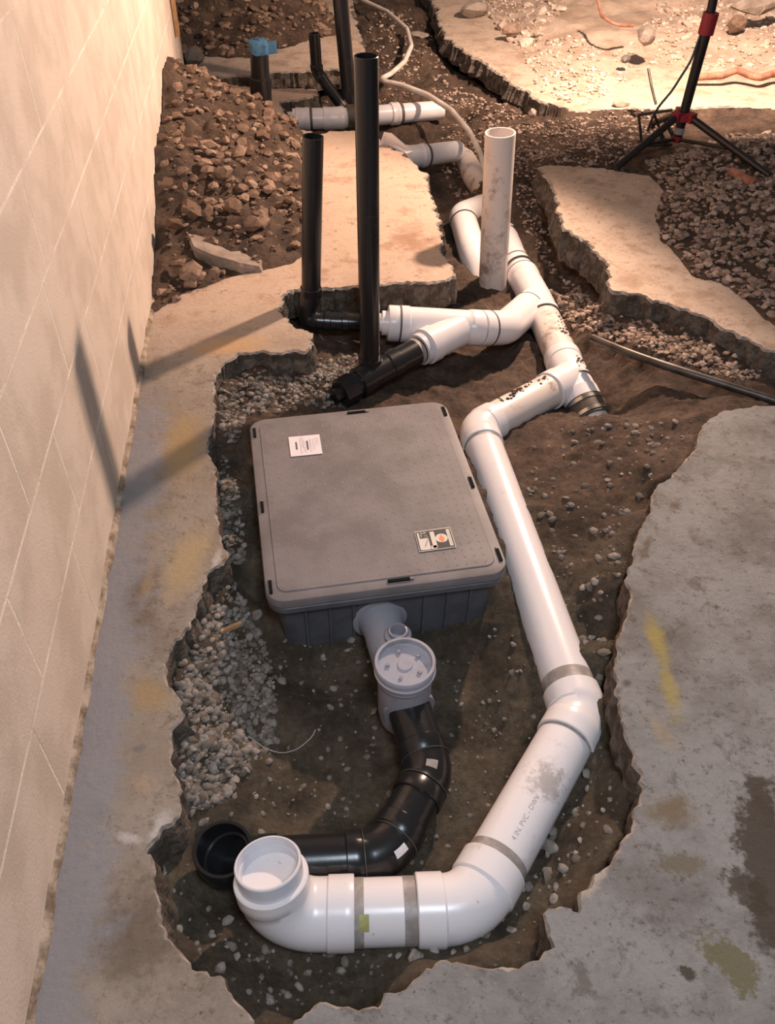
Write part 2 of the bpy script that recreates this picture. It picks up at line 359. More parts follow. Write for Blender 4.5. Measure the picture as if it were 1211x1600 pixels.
polyA = np.vstack([[[-.02, .1]], [[.62, .1]], world_poly(PA), [[-.02, 4.95]]])
PB = [(1211,633),(1180,632),(1130,642),(1105,655),(1095,680),(1080,705),(1065,725),(1040,750),(1022,770),(1015,800),(1000,830),(990,860),(985,880),(978,890),(980,930),(975,965),(968,1000),(965,1050),(963,1085),(972,1120),(985,1155),(995,1190),(1005,1215),(1003,1240),(997,1255),(985,1290),(968,1315),(955,1340),(932,1368),(912,1395),(905,1425),(862,1425),(852,1440),(864,1478),(840,1493),(800,1507),(740,1505),(690,1508),(660,1516),(632,1540),(600,1550),(592,1574),(560,1580),(500,1572),(468,1585),(445,1610),(430,1680)]
polyB = np.vstack([world_poly(PB), [[.66, .1]], [[2.4, .1]], [[2.4, 1.9]]])
PD = [(842,260),(863,294),(873,328),(878,359),(895,366),(915,378),(926,392),(945,410),(949,437),(960,455),(1004,461),(1017,471),(1044,474),(1092,491),(1126,511),(1160,528),(1211,548),(1300,600)]
polyD = np.vstack([world_poly(PD), world_poly([(1400,520),(1300,470),(1150,400),(1080,330),(1050,285),(1000,270),(900,258)])])
PA2 = [(296,119),(350,121),(440,112),(500,110),(545,106),(572,108),(570,80),(562,50),(552,25),(548,10),(560,-40),(400,-60),(280,-60)]
PE = [(640,-60),(662,-20),(680,10),(684,35),(700,62),(735,88),(765,105),(790,122),(840,155),(905,177),(930,172),(985,170),(1040,172),(1100,168),(1250,170),(1400,170),(1400,-60)]
polyA2 = world_poly(PA2); polyE = world_poly(PE)
POLYS = [polyA, polyB, polyD, polyA2, polyE]
def build_slab(name, poly, material, seed, thick=.1, amp=1.0):
    n = len(poly); P = []
    for i in range(n):
        a = poly[i]; b = poly[(i+1) % n]; L = np.linalg.norm(b-a); k = max(1, int(L/(.007 if a[1] < 3.2 else .014))); k = min(k, 80)
        for j in range(k): P.append(a+(b-a)*j/k)
    P = np.array(P); area = .5*np.sum(P[:, 0]*np.roll(P[:, 1], -1)-np.roll(P[:, 0], -1)*P[:, 1])
    if area < 0: P = P[::-1].copy()
    T = np.roll(P, -1, 0)-np.roll(P, 1, 0); T /= np.maximum(np.linalg.norm(T, axis=1), 1e-9)[:, None]
    N = np.stack([T[:, 1], -T[:, 0]], 1)
    far = np.clip(P[:, 1]/2.0, .8, 2.0)[:, None]*amp
    def nz(sc, sd): return fbm(P[:, 0], P[:, 1], sc, 3, sd)[:, None]*2
    base = P+N*(nz(.06, seed)*.012+nz(.022, seed+5)*.009+nz(.009, seed+7)*.0055*(P[:, 1:2] < 3.0))*far
    rings = [(base-N*(.003+.009*np.abs(nz(.02, seed+9)))*far, 0*P[:, 0]), (base, -.004-.012*np.abs(nz(.02, seed+11)[:, 0])),
             (base+N*(nz(.018, seed+21)*.014)*far, -.035+0*P[:, 0]), (base+N*(.006+nz(.015, seed+31)*.016)*far, -.07+0*P[:, 0]),
             (base+N*(.0+nz(.04, seed+41)*.015), -thick+0*P[:, 0])]
    bm = bmesh.new(); R = []
    for xy, z in rings: R.append([bm.verts.new((float(p[0]), float(p[1]), float(q))) for p, q in zip(xy, z)])
    m = len(P)
    for a, b in zip(R, R[1:]):
        for i in range(m):
            j = (i+1) % m; bm.faces.new((a[i], a[j], b[j], b[i]))
    for f in bm.faces: f.material_index = 1
    for ri, rr in ((0, R[0]), (4, R[-1])):
        co = [Vector((v.co.x, v.co.y)) for v in rr]
        ov, _, of, *_r = delaunay_2d_cdt(co, [], [list(range(m))], 1, 1e-6); zz = rr[0].co.z
        nv = [bm.verts.new((c.x, c.y, zz)) for c in ov]
        for t in of: bm.faces.new([nv[k] for k in t]).material_index = 0 if ri == 0 else 1
    bm.faces.ensure_lookup_table()
    for f in bm.faces[:m]: f.material_index = 2
    bm.normal_update()
    for f in bm.faces:
        if f.material_index != 1 and f.normal.z < 0: f.normal_flip()
    me = bpy.data.meshes.new(name); bm.to_mesh(me); bm.free(); me.materials.append(material); me.materials.append(M_EDGE); me.materials.append(M_RIM)
    me.polygons.foreach_set('use_smooth', [True]*len(me.polygons)); me.set_sharp_from_angle(angle=math.radians(28))
    o = bpy.data.objects.new(name, me); COL.objects.link(o); tag(o, kind='structure'); return o
tag(build_slab('floor', polyA, M_SLAB_L, 11), 'tan stained concrete floor strip along the block wall')
tag(build_slab('floor', polyB, M_SLAB_R, 22), 'grey broken concrete floor with a yellow paint streak right of the pit')
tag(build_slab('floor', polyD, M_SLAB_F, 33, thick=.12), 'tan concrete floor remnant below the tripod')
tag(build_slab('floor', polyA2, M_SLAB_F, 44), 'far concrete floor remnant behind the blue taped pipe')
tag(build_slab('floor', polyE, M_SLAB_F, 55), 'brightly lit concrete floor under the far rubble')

# ---------------------------------------------------------------- soil
CT = [(300,1300,-.13),(270,1400,-.13),(310,1480,-.15),(350,1400,-.18),(400,1500,-.185),(450,1540,-.185),(600,1520,-.175),(520,1560,-.16),(420,1580,-.15),(700,1480,-.17),(800,1450,-.165),(850,1390,-.16),
 (500,1200,-.215),(600,1150,-.22),(420,1150,-.19),(560,1260,-.215),(440,1040,-.2),(500,1060,-.22),(700,1060,-.22),(750,1150,-.215),(780,1220,-.205),(700,1280,-.205),(620,1390,-.19),(500,1420,-.185),(450,1270,-.2),(330,1240,-.15),
 (900,850,-.12),(950,800,-.1),(850,700,-.14),(950,650,-.12),(1000,700,-.09),(930,1000,-.16),(950,1100,-.17),(955,1200,-.175),(850,1350,-.17),(880,1250,-.18),(900,950,-.14),(1040,680,-.09),(985,800,-.11),
 (450,610,-.16),(545,640,-.19),(650,600,-.21),(720,600,-.23),(780,560,-.25),(620,560,-.18),(540,540,-.16),(700,490,-.18),(620,500,-.16),(560,500,-.15),(480,480,-.14),(470,520,-.125),(520,520,-.14),(730,650,-.22),(760,620,-.22),(830,690,-.19),
 (400,590,-.06),(420,562,-.025),(470,558,-.04),(440,585,-.09),(380,640,-.11),(370,750,-.13),(385,860,-.16),(395,950,-.17),(380,1000,-.15),(500,575,-.13),
 (350,600,-.03),(350,680,-.03),(350,760,-.03),(362,830,-.035),(345,900,-.03),(320,950,-.035),(300,1000,-.035),(275,1040,-.035),(300,1080,-.035),(300,1120,-.035),(277,1170,-.035),(285,1220,-.045),(285,1265,-.05),(228,1325,-.03),(236,1345,-.03),(246,1400,-.05),(350,1325,-.17),(310,1340,-.155),(345,1375,-.18),(280,1360,-.13),(280,1475,-.06),(340,1510,-.06),(380,1570,-.06),(650,1510,-.06),(740,1498,-.07),(840,1485,-.07),(915,1380,-.06),(960,1310,-.06),(995,1230,-.06),(975,1150,-.06),(955,1080,-.06),(960,1000,-.05),(970,900,-.04),(1010,790,-.03),(1060,715,-.03),(1095,655,-.03),(1150,628,-.03),(340,1080,-.13),(340,1150,-.15),(370,980,-.12),
 (900,470,-.16),(880,420,-.18),(930,500,-.08),(1000,530,-.07),(1100,560,-.07),(1150,590,-.08),(1050,610,-.1),(1120,625,-.11),(960,600,-.15),(870,600,-.26),(900,640,-.24),(870,560,-.25),(930,650,-.2),(880,620,-.26),(845,520,-.25),(900,505,-.15),(935,560,-.15),(905,535,-.17),(1200,600,-.08),
 (860,350,-.17),(850,400,-.18),(830,300,-.13),(825,270,-.06),(790,230,-.03),(870,245,-.005),(950,220,.012),(1000,200,.012),(900,195,-.01),(820,203,-.05),(760,165,-.05),(720,200,-.17),(700,260,-.2),(690,220,-.18),(715,300,-.24),(690,180,-.13),(760,290,-.22),(800,470,-.24),(740,460,-.22),(735,430,-.2),(745,445,-.2),(770,458,-.19),(790,455,-.2),(755,462,-.19),(700,340,-.22),(720,400,-.2),
 (600,190,-.17),(540,165,-.19),(500,180,-.19),(470,190,-.19),(450,185,-.18),(520,150,-.14),(600,105,-.03),(620,65,-.01),(585,40,-.01),(640,20,-.04),(660,135,-.08),(670,150,-.08),(650,195,-.12),(645,225,-.15),
 (690,78,-.40),(740,122,-.42),(800,158,-.38),(870,180,-.25),(660,25,-.36),(690,128,-.13),(740,168,-.1),(650,60,-.12),(715,115,-.38),(780,150,-.38),(840,174,-.33),(960,468,-.05),(1050,492,-.05),(1150,545,-.05),(905,385,-.1),(1050,220,.012),(1150,240,.012),(1211,300,.012),(1211,200,.012),(640,-30,-.2),(600,-30,-.05),(400,125,-.1)]
cpt = np.array([list(at(a, b, z)) for a, b, z in CT])
def axis(a, b, c, s1, d, s2): return np.concatenate([np.arange(a, b, s1) if a < b else [], np.arange(b, c, s1), np.arange(c, d, s2)])
gx = np.concatenate([np.arange(-.3, 1.75, .0095), np.arange(1.75, 6.2, .03)])
gy = np.concatenate([np.arange(.08, 2.9, .0095), np.arange(2.9, 5.2, .018), np.arange(5.2, 9.2, .04)])
X, Y = np.meshgrid(gx, gy); num = np.zeros(X.shape); den = np.zeros(X.shape)
for (a, b, z) in cpt:
    w = 1/((X-a)**2+(Y-b)**2+.0012)**1.7; num += w*z; den += w
Z = num/den
far_field = 1/(1+np.exp(-(Y-6.4)*3)); Z = Z*(1-far_field)
def blur(A, n):
    for _ in range(n):
        A = (np.pad(A, ((1, 1), (0, 0)), 'edge')[2:]+np.pad(A, ((1, 1), (0, 0)), 'edge')[:-2]+2*A)/4
        A = (np.pad(A, ((0, 0), (1, 1)), 'edge')[:, 2:]+np.pad(A, ((0, 0), (1, 1)), 'edge')[:, :-2]+2*A)/4
    return A
Z = blur(Z, 6)
lum = np.clip(.55+.45*(Y-.9)/1.2, .45, 1.25)
rel = fbm(X, Y, .22, 4, 3)*.035+(.35-billow(X, Y, .055, 3, 5))*.026+(.3-billow(X, Y, .022, 2, 15))*.009+fbm(X, Y, .02, 2, 9)*.008
Z = Z+rel*lum
INS = np.zeros(X.shape, bool)
for p in POLYS: INS |= inside(p, X, Y)
slabmask = blur(INS.astype(float), 2)
Z = np.where(INS, np.minimum(Z, -.105), Z)
Z = np.where((slabmask > 0.02) & ~INS & (Y < 3.15), np.minimum(Z, -.028-.5*np.abs(rel)), Z)
Z = np.where((slabmask > 0.02) & ~INS & (Y >= 3.15) & (X > 1.72), np.maximum(Z, .002+.3*rel), Z)
Z = np.where(X < .02, np.minimum(Z, -.1), Z)
def soil(x, y):
    i = np.clip(np.searchsorted(gx, x)-1, 0, len(gx)-2); j = np.clip(np.searchsorted(gy, y)-1, 0, len(gy)-2)
    u = np.clip((x-gx[i])/(gx[i+1]-gx[i]), 0, 1); v = np.clip((y-gy[j])/(gy[j+1]-gy[j]), 0, 1)
    return (Z[j, i]*(1-u)+Z[j, i+1]*u)*(1-v)+(Z[j+1, i]*(1-u)+Z[j+1, i+1]*u)*v
def gridfaces(mask):
    ny, nx = mask.shape; idx = np.arange(ny*nx).reshape(ny, nx)
    q = np.stack([idx[:-1, :-1], idx[:-1, 1:], idx[1:, 1:], idx[1:, :-1]], -1)
    return q[mask[:-1, :-1] & mask[:-1, 1:] & mask[1:, 1:] & mask[1:, :-1]]
def heightmesh(name, X, Y, Z, mask, m, parent=None):
    if not mask.all():
        k = np.pad(mask, 1); mask = k[1:-1, 1:-1] | k[:-2, 1:-1] | k[2:, 1:-1] | k[1:-1, :-2] | k[1:-1, 2:]
    q = gridfaces(mask).reshape(-1, 4); used = np.unique(q); mp = np.full(X.size, -1); mp[used] = np.arange(len(used))
    return link(name, np.stack([X.ravel(), Y.ravel(), Z.ravel()], 1)[used], mp[q], m, parent, ang=0)
ground = heightmesh('ground', X, Y, Z, np.ones(X.shape, bool), M_SOIL)
tag(ground, 'dark brown excavated soil at the bottom of the trench', kind='structure')
def drop(px, py, z0=-.15, f=None, dz=0):
    z = z0
    for _ in range(8):
        p = at(px, py, z); z = .5*z+.5*(float((f or soil)(p[0], p[1]))+dz)
    return at(px, py, z)

# ---------------------------------------------------------------- heaps lying on the floor
def heap_grid(x0, x1, y0, y1, st): return np.meshgrid(np.arange(x0, x1, st), np.arange(y0, y1, st))
YP = [2.44, 2.52, 2.65, 2.8, 2.93, 3.03, 3.16, 3.39, 3.55, 3.75, 3.95, 4.2, 4.45, 4.66]
HP = [0, .015, .04, .08, .13, .20, .235, .25, .29, .335, .32, .22, .1, 0]
YF = [2.44, 2.58, 2.66, 2.73, 2.9, 3.15, 3.6, 3.95, 4.1, 4.25, 4.45, 4.66]; XF = [.02, .10, .26, .46, .52, .54, .545, .56, .48, .36, .2, .05]
def heap_h(x, y):
    xe = np.interp(y, YF, XF)+fbm(x, y, .12, 3, 61)*.12; t = np.clip(1-x/np.maximum(xe, .01), 0, 1)
    h = np.interp(y, YP, HP)*t**.8
    return np.where(h > .0005, h+np.minimum(1, h/.03)*(fbm(x, y, .16, 4, 62)*.06+(.35-billow(x, y, .07, 3, 63))*.05), -.01)
hx, hy = heap_grid(0.004, .75, 2.4, 4.7, .011); hz = heap_h(hx, hy)
heap = heightmesh('dirt_heap', hx, hy, np.maximum(hz, -.004), hz > -.003, M_SOIL)
tag(heap, 'brown heap of dug dirt and broken stone piled against the block wall', 'heap')
def back_h(x, y):
    d = y-(5.25+.3*np.maximum(0, x-.35)/.4)+fbm(x, y, .3, 3, 71)*.25; h = np.clip(d, 0, 3)*.42; h = np.minimum(h, .6)*np.clip((.95-x+.18*np.clip(y-5.3, 0, 2)*-1)/.25, 0, 1)
    return np.where(h > .0005, h+np.minimum(1, h/.03)*(fbm(x, y, .25, 4, 72)*.1+(.35-billow(x, y, .1, 3, 73))*.05), -.01)
bx_, by_ = heap_grid(-1.2, 1.1, 4.9, 8.6, .025); bz_ = back_h(bx_, by_)
bheap = heightmesh('rubble_mound', bx_, by_, np.maximum(bz_, -.004), bz_ > -.003, M_SOIL)
tag(bheap, 'dim brown rubble mound behind the end of the block wall', 'mound')
polyG = world_poly([(752,15),(775,55),(815,95),(838,125),(865,150),(900,165),(945,150),(985,120),(1010,105),(1060,112),(1120,115),(1211,110),(1500,105),(1700,-140),(700,-180)])
def dist_in(poly, x, y):
    d = np.full(x.shape, 9.); n = len(poly)
    for i in range(n):
        a = poly[i]; e = poly[(i+1) % n]-a; t = np.clip(((x-a[0])*e[0]+(y-a[1])*e[1])/(e@e), 0, 1)
        d = np.minimum(d, np.hypot(x-a[0]-t*e[0], y-a[1]-t*e[1]))
    return np.where(inside(poly, x, y), d, -d)
def bright_h(x, y):
    d = dist_in(polyG, x, y)+fbm(x, y, .25, 3, 81)*.15; h = np.clip(d, 0, 5)*.16; h = np.minimum(h, .07+np.clip(y-5.6, 0, 3)*.22)
    return np.where(d > 0, h+np.minimum(1, h/.02)*(fbm(x, y, .4, 4, 82)*.07+(.35-billow(x, y, .09, 3, 83))*.03), -.01)
gx_, gy_ = heap_grid(1.35, 5.8, 4.1, 9., .028); gz_ = bright_h(gx_, gy_)
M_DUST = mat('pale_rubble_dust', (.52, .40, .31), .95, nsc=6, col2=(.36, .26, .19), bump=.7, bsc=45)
gheap = heightmesh('gravel_heap', gx_, gy_, np.maximum(gz_, -.004), gz_ > -.003, M_DUST)
tag(gheap, 'bright pale gravel and rubble heap lit by the work lamp at the back', 'heap')
polyR = world_poly([(1038,300),(1030,318),(1018,345),(1034,376),(1055,403),(1082,433),(1126,447),(1173,478),(1211,508),(1330,590),(1600,560),(1500,250),(1250,205),(1130,215),(1060,235),(1000,255),(1010,275)])
def right_h(x, y):
    d = dist_in(polyR, x, y)+fbm(x, y, .12, 3, 91)*.05; h = np.minimum(np.clip(d, 0, 3)*.22, .045)
    return np.where(d > 0, h+np.minimum(1, h/.02)*(fbm(x, y, .2, 3, 92)*.03), -.01)
rx_, ry_ = heap_grid(1.6, 3.3, 1.6, 4.1, .018); rz_ = right_h(rx_, ry_)
rheap = heightmesh('gravel_bed', rx_, ry_, np.maximum(rz_, -.004), rz_ > -.003, M_SOIL)
tag(rheap, 'grey brown gravel bed spread over the floor at right below the tripod', 'gravel')

# ---------------------------------------------------------------- stones
def hull(seed, n=14, flat=.7, sub=0):
    r = random.Random(seed); bm = bmesh.new()
    for k in range(n):
        z = 1-2*(k+.5)/n; a = k*2.4+r.uniform(-.4, .4); q = math.sqrt(1-z*z); s = r.uniform(.78, 1.08)
        bm.verts.new((q*math.cos(a)*s, q*math.sin(a)*s*r.uniform(.75, 1), z*s*flat))
    bmesh.ops.convex_hull(bm, input=bm.verts); bmesh.ops.delete(bm, geom=[v for v in bm.verts if not v.link_faces], context='VERTS')
    bmesh.ops.recalc_face_normals(bm, faces=bm.faces); bm.verts.index_update()
    v = np.array([tuple(q.co) for q in bm.verts]); f = np.array([[q.index for q in t.verts] for t in bm.faces]); bm.free(); return v, f
HUL = [hull(k, 15, rnd.uniform(.5, .85)) for k in range(8)]
ROUND = [hull(50+k, 26, rnd.uniform(.55, .8)) for k in range(6)]
def stone_protos(name, hulls, material, ang):
    return [link(name, v, f, material, None, ang=ang) for v, f in hulls]
def scatter(spots, parent, name, hulls, material, nmax, ang=50, embed=.35):
    """the largest nmax as parts, the rest joined as one stuff part"""
    spots = sorted(spots, key=lambda s: -s[3]*(s[4] if len(s) > 4 else 1)); ind = spots[:nmax]; rest = spots[nmax:]; protos = []
    for i, s in enumerate(ind):
        x, y, z, r = s[:4]; k = rnd.randrange(len(hulls)); rot = (rnd.uniform(-.5, .5), rnd.uniform(-.5, .5), rnd.uniform(0, 6.3))
        sc = (r*rnd.uniform(.85, 1.25), r*rnd.uniform(.75, 1.1), r*rnd.uniform(.7, 1)); loc = (x, y, z+r*embed*.5)
        while len(protos) <= k: protos.append(None)
        if protos[k] is None:
            o = link(name, *hulls[k], material, None, ang=ang); protos[k] = o; o.parent = parent
            o.matrix_parent_inverse = Matrix.Translation(-Vector(parent.location)); o.location = loc; o.rotation_euler = rot; o.scale = sc
        else: copy_mesh(protos[k], parent, loc, rot, sc)
    if rest:
        VV = []; FF = []; TT = []; b = 0
        for s in rest:
            x, y, z, r = s[:4]; v, f = hulls[rnd.randrange(len(hulls))]; a = rnd.uniform(0, 6.3); c, s_ = math.cos(a), math.sin(a)
            t = rnd.uniform(-.6, .6); v = v*np.array([r*rnd.uniform(.8, 1.3), r*rnd.uniform(.75, 1.1), r*rnd.uniform(.7, 1)])
            v = np.stack([v[:, 0], v[:, 1]*math.cos(t)-v[:, 2]*math.sin(t), v[:, 1]*math.sin(t)+v[:, 2]*math.cos(t)], 1)
            v = np.stack([v[:, 0]*c-v[:, 1]*s_, v[:, 0]*s_+v[:, 1]*c, v[:, 2]], 1)+np.array([x, y, z+r*embed*.5])
            VV.append(v); FF.append(f+b); TT.append(np.full(len(v), rnd.random())); b += len(v)
        tag(link('gravel', np.vstack(VV), np.vstack(FF), material, parent, ang=ang, tone=np.concatenate(TT)), kind='stuff')
def pick(poly_px, n, r0, r1, zf, zest=-.1, pw=2.0, keep=None):
    P = np.array(poly_px, float); out = []; lo = P.min(0); hi = P.max(0); g = 0
    while len(out) < n and g < n*30:
        g += 1; q = np.array([rnd.uniform(lo[0], hi[0]), rnd.uniform(lo[1], hi[1])])
        if not inside(P, q[:1], q[1:])[0]: continue
        p = at(q[0], q[1], zest); z = float(zf(p[0], p[1])); p = at(q[0], q[1], .5*zest+.5*z); z = float(zf(p[0], p[1]))
        if keep and not keep(p[0], p[1], z): continue
        out.append((p[0], p[1], z, r0+(r1-r0)*rnd.random()**pw))
    return out
def notslab(x, y, z): return not INS[min(max(np.searchsorted(gy, y), 0), len(gy)-1), min(max(np.searchsorted(gx, x), 0), len(gx)-1)]
# rounded pebbles under the broken left edge, and scattered through the pit
sp1 = pick([(335,600),(345,570),(400,552),(480,552),(560,540),(540,610),(440,640),(385,650),(372,700),(350,690),(340,640)], 900, .003, .013, soil, -.08, keep=notslab)
sp1 += pick([(352,885),(395,960),(420,1010),(430,1080),(420,1150),(380,1200),(350,1250),(300,1275),(285,1260),(268,1170),(290,1115),(262,1045),(300,980)], 1500, .003, .0135, soil, -.1, 2.0, keep=notslab)
sp1 += pick([(345,700),(370,760),(385,880),(350,880),(340,800)], 300, .004, .012, soil, -.08, keep=notslab)
sp1 += pick([(380,1000),(580,1010),(600,1080),(620,1280),(560,1330),(400,1290),(300,1290),(430,1100)], 130, .003, .010, soil, -.2, 3, keep=notslab)
sp1 += pick([(690,1030),(780,980),(880,1110),(880,1170),(700,1330),(620,1400),(700,1200)], 90, .003, .009, soil, -.2, 3, keep=notslab)
sp1 += pick([(800,1380),(940,1150),(1000,1230),(940,1340),(860,1420),(860,1480),(740,1500),(640,1520),(430,1590),(300,1500),(260,1420),(260,1350),(360,1450),(600,1500)], 200, .003, .013, soil, -.17, 3, keep=notslab)
sp1 += pick([(800,700),(930,640),(1080,680),(1010,780),(970,900),(960,1080),(920,1060),(850,850)], 240, .003, .014, soil, -.13, 2.6, keep=notslab)
for px, py, r in [(398,1100,.012),(345,1088,.009),(430,1158,.010),(420,1190,.012),(426,1140,.008),(490,1080,.006),(470,1030,.006),(548,1000,.011),(560,1035,.009),(513,1171,.006),(400,1060,.011),(440,1065,.014),(412,1045,.017),(318,1285,.012),(408,1300,.008),(300,1232,.007),(760,1132,.007),(945,830,.007),(862,830,.009),(900,838,.008),(930,910,.011),(960,870,.018),(935,965,.012),(945,1020,.020),(862,1325,.02),(865,1300,.012),(855,1370,.013),(825,1385,.012),(960,1060,.012),(335,1240,.010),(880,700,.008),(400,962,.017),(342,940,.011)]:
    p = drop(px, py); sp1.append((p[0], p[1], p[2], r, 9))
scatter(sp1, ground, 'stone', ROUND, M_STONE_N, 290, ang=60, embed=.1)
# trench gravel further back, hung under the ground as one mass
def mass(parent, spots, m): scatter(spots, parent, 'stone', HUL, m, 0)
sp2 = pick([(860,440),(905,445),(960,470),(1010,500),(1100,540),(1200,590),(1150,600),(1000,545),(930,520),(890,500)], 900, .005, .014, soil, -.1, keep=notslab)
sp2 += pick([(800,250),(870,240),(880,300),(900,370),(950,440),(900,460),(850,400),(810,330)], 500, .004, .012, soil, -.12, keep=notslab)
sp2 += pick([(790,180),(870,185),(1000,170),(1060,190),(1000,240),(940,262),(850,255),(780,240)], 1300, .004, .012, soil, 0)
sp2 += pick([(690,200),(760,170),(800,260),(720,330),(690,260)], 350, .004, .014, soil, -.14, keep=notslab)
sp2 += pick([(700,120),(760,150),(830,180),(780,200),(720,180),(670,140)], 260, .005, .014, soil, -.07)
sp2 += pick([(580,20),(640,15),(690,60),(700,120),(640,120),(600,110),(570,60)], 260, .006, .018, soil, -.05, keep=notslab)
sp2 += pick([(440,135),(650,125),(640,200),(450,205)], 260, .005, .013, soil, -.15, keep=notslab)
mass(ground, sp2, M_STONE_F)
# heap stones
def bulk(n, x0, x1, y0, y1, hf, lim, yp=1.0):
    x = rng.uniform(x0, x1, n); y = y0+(y1-y0)*rng.random(n)**yp; h = hf(x, y); k = h > lim; return x[k], y[k], h[k]
spH = [(x, y, h, .005+.030*rnd.random()**4.0, 1) for x, y, h in zip(*bulk(1500, .03, .6, 2.46, 4.6, heap_h, .004))]
for px, py, r, z in [(300,335,.05,.12),(350,275,.045,.12),(365,325,.04,.08),(325,270,.03,.15),(260,300,.05,.17),(300,432,.045,.03),(285,305,.04,.16),(325,232,.04,.17),(280,415,.03,.03),(255,460,.025,.02),(275,470,.02,.01),(300,200,.04,.25),(375,240,.03,.1),(395,355,.04,.06),(275,355,.04,.08),(420,300,.03,.06),(310,180,.03,.26)]:
    p = at(px, py, z); h = max(0, float(heap_h(p[:1], p[1:2])[0])); p = at(px, py, h); spH.append((p[0], p[1], h, r, 5))
scatter(spH, heap, 'stone', HUL, M_STONE_R, 290, ang=25, embed=.6)
spB = [(x, y, h, .007+.03*rnd.random()**3) for x, y, h in zip(*bulk(4500, -.9, 1.0, 5.0, 7.6, back_h, .004))]
scatter(spB, bheap, 'stone', HUL, M_STONE_R, 120, ang=25)
spG = []
xs_, ys_, hs_ = bulk(11000, 1.4, 4.8, 4.2, 8.2, bright_h, .003, 1.3); nn_ = fbm(xs_, ys_, .6, 2, 88)
for x, y, h, q_ in zip(xs_, ys_, hs_, nn_):
    big = rnd.random() < .06
    if q_ < -.06 and y > 5: continue
    spG.append((x, y, h, rnd.uniform(.02, .06) if big and y > 5.2 else .007+.014*rnd.random()**2))
scatter(spG, gheap, 'stone', HUL, M_STONE_B, 240, ang=25)
spR = [(x, y, h, .006+.015*rnd.random()**1.8) for x, y, h in zip(*bulk(8500, 1.65, 3.0, 1.7, 4.0, right_h, .002))]
scatter(spR, rheap, 'stone', HUL, M_STONE_F, 290, ang=35, embed=.5)

# ---------------------------------------------------------------- block wall
YEND = 4.63; GAP = .0058
wv = MB(); wv.box((-.0500, (YEND-.6)/2, 1.15), (1, 0, 0), (0, 1, 0), (0, 0, 1), .10, YEND+.6, 2.5)
wall = wv.done('wall_left', M_MORTAR, smooth=False); tag(wall, 'cream painted concrete block wall', kind='structure')
def chamfer_block(L, h, d, b=.0004):
    v = []
    for x, iy, iz in ((-d, 0, 0), (-b, 0, 0), (0, b, b)):
        for (y, z) in ((iy, iz), (L-iy, iz), (L-iy, h-iz), (iy, h-iz)): v.append((x, y, z))
    f = [(8, 9, 10, 11)]
    for r in (0, 4):
        for k in range(4): f.append((r+k, r+(k+1) % 4, r+4+(k+1) % 4, r+4+k))
    return v, f
zs = [-.02, .211, .407, .601, .779, .98, 1.18, 1.38, 1.58, 1.78, 1.98, 2.18, 2.39]; offs = [.01, .105, .295, .345, .16, .36, .16, .36, .16, .36, .16, .36]
cache = {}
for r in range(12):
    z0, z1 = zs[r], zs[r+1]; y = offs[r]-.8
    while y < YEND-.02:
        y0 = max(y, -.58); y1 = min(y+.4, YEND)
        if y1-y0 > .03:
            key = (round(y1-y0, 3), round(z1-z0, 3))
            if key in cache: copy_mesh(cache[key], wall, (.0004+rnd.uniform(-.0001, .0001), y0+GAP/2, z0+GAP/2), (0, 0, 0), (1, 1, 1))
            else:
                v, f = chamfer_block(y1-y0-GAP, z1-z0-GAP, .05); o = link('block', v, f, M_WALL, wall, smooth=False)
                o.location = (.0004, y0+GAP/2, z0+GAP/2); cache[key] = o
        y += .4
# ragged bead of mortar along the foot of the wall
yy = np.arange(-.4, 2.6, .008); vb = []; fb = []
for i, y in enumerate(yy):
    a = .005+.011*max(0, float(fbm(y, 3.3, .06, 3, 5))+.25); h = .007+.022*max(0, float(fbm(y, 9.1, .09, 3, 8))+.2)
    for (x, z) in ((-.002, h), (.004+a*.3, h*.8), (.004+a*.8, h*.3), (.003+a, -.004)): vb.append((x, y, z))
    if i: b = 4*(i-1); fb += [(b+k, b+k+1, b+k+5, b+k+4) for k in range(3)]
link('mortar_bead', vb, fb, M_BEAD, wall)
wb = MB(); wb.box((2.4, 9.2, 1.2), (1, 0, 0), (0, 1, 0), (0, 0, 1), 8, .2, 2.9)
tag(wb.done('wall_back', M_WALL, smooth=False), 'plain cream wall far behind the rubble', kind='structure')
batten = MB().box((.012, 4.42, .55), (1, 0, 0), (0, 1, 0), (0, 0, 1), .016, .05, .5).done('batten', M_WOOD, smooth=False)
tag(batten, 'narrow brown batten fixed to the block wall near its far end', 'batten')

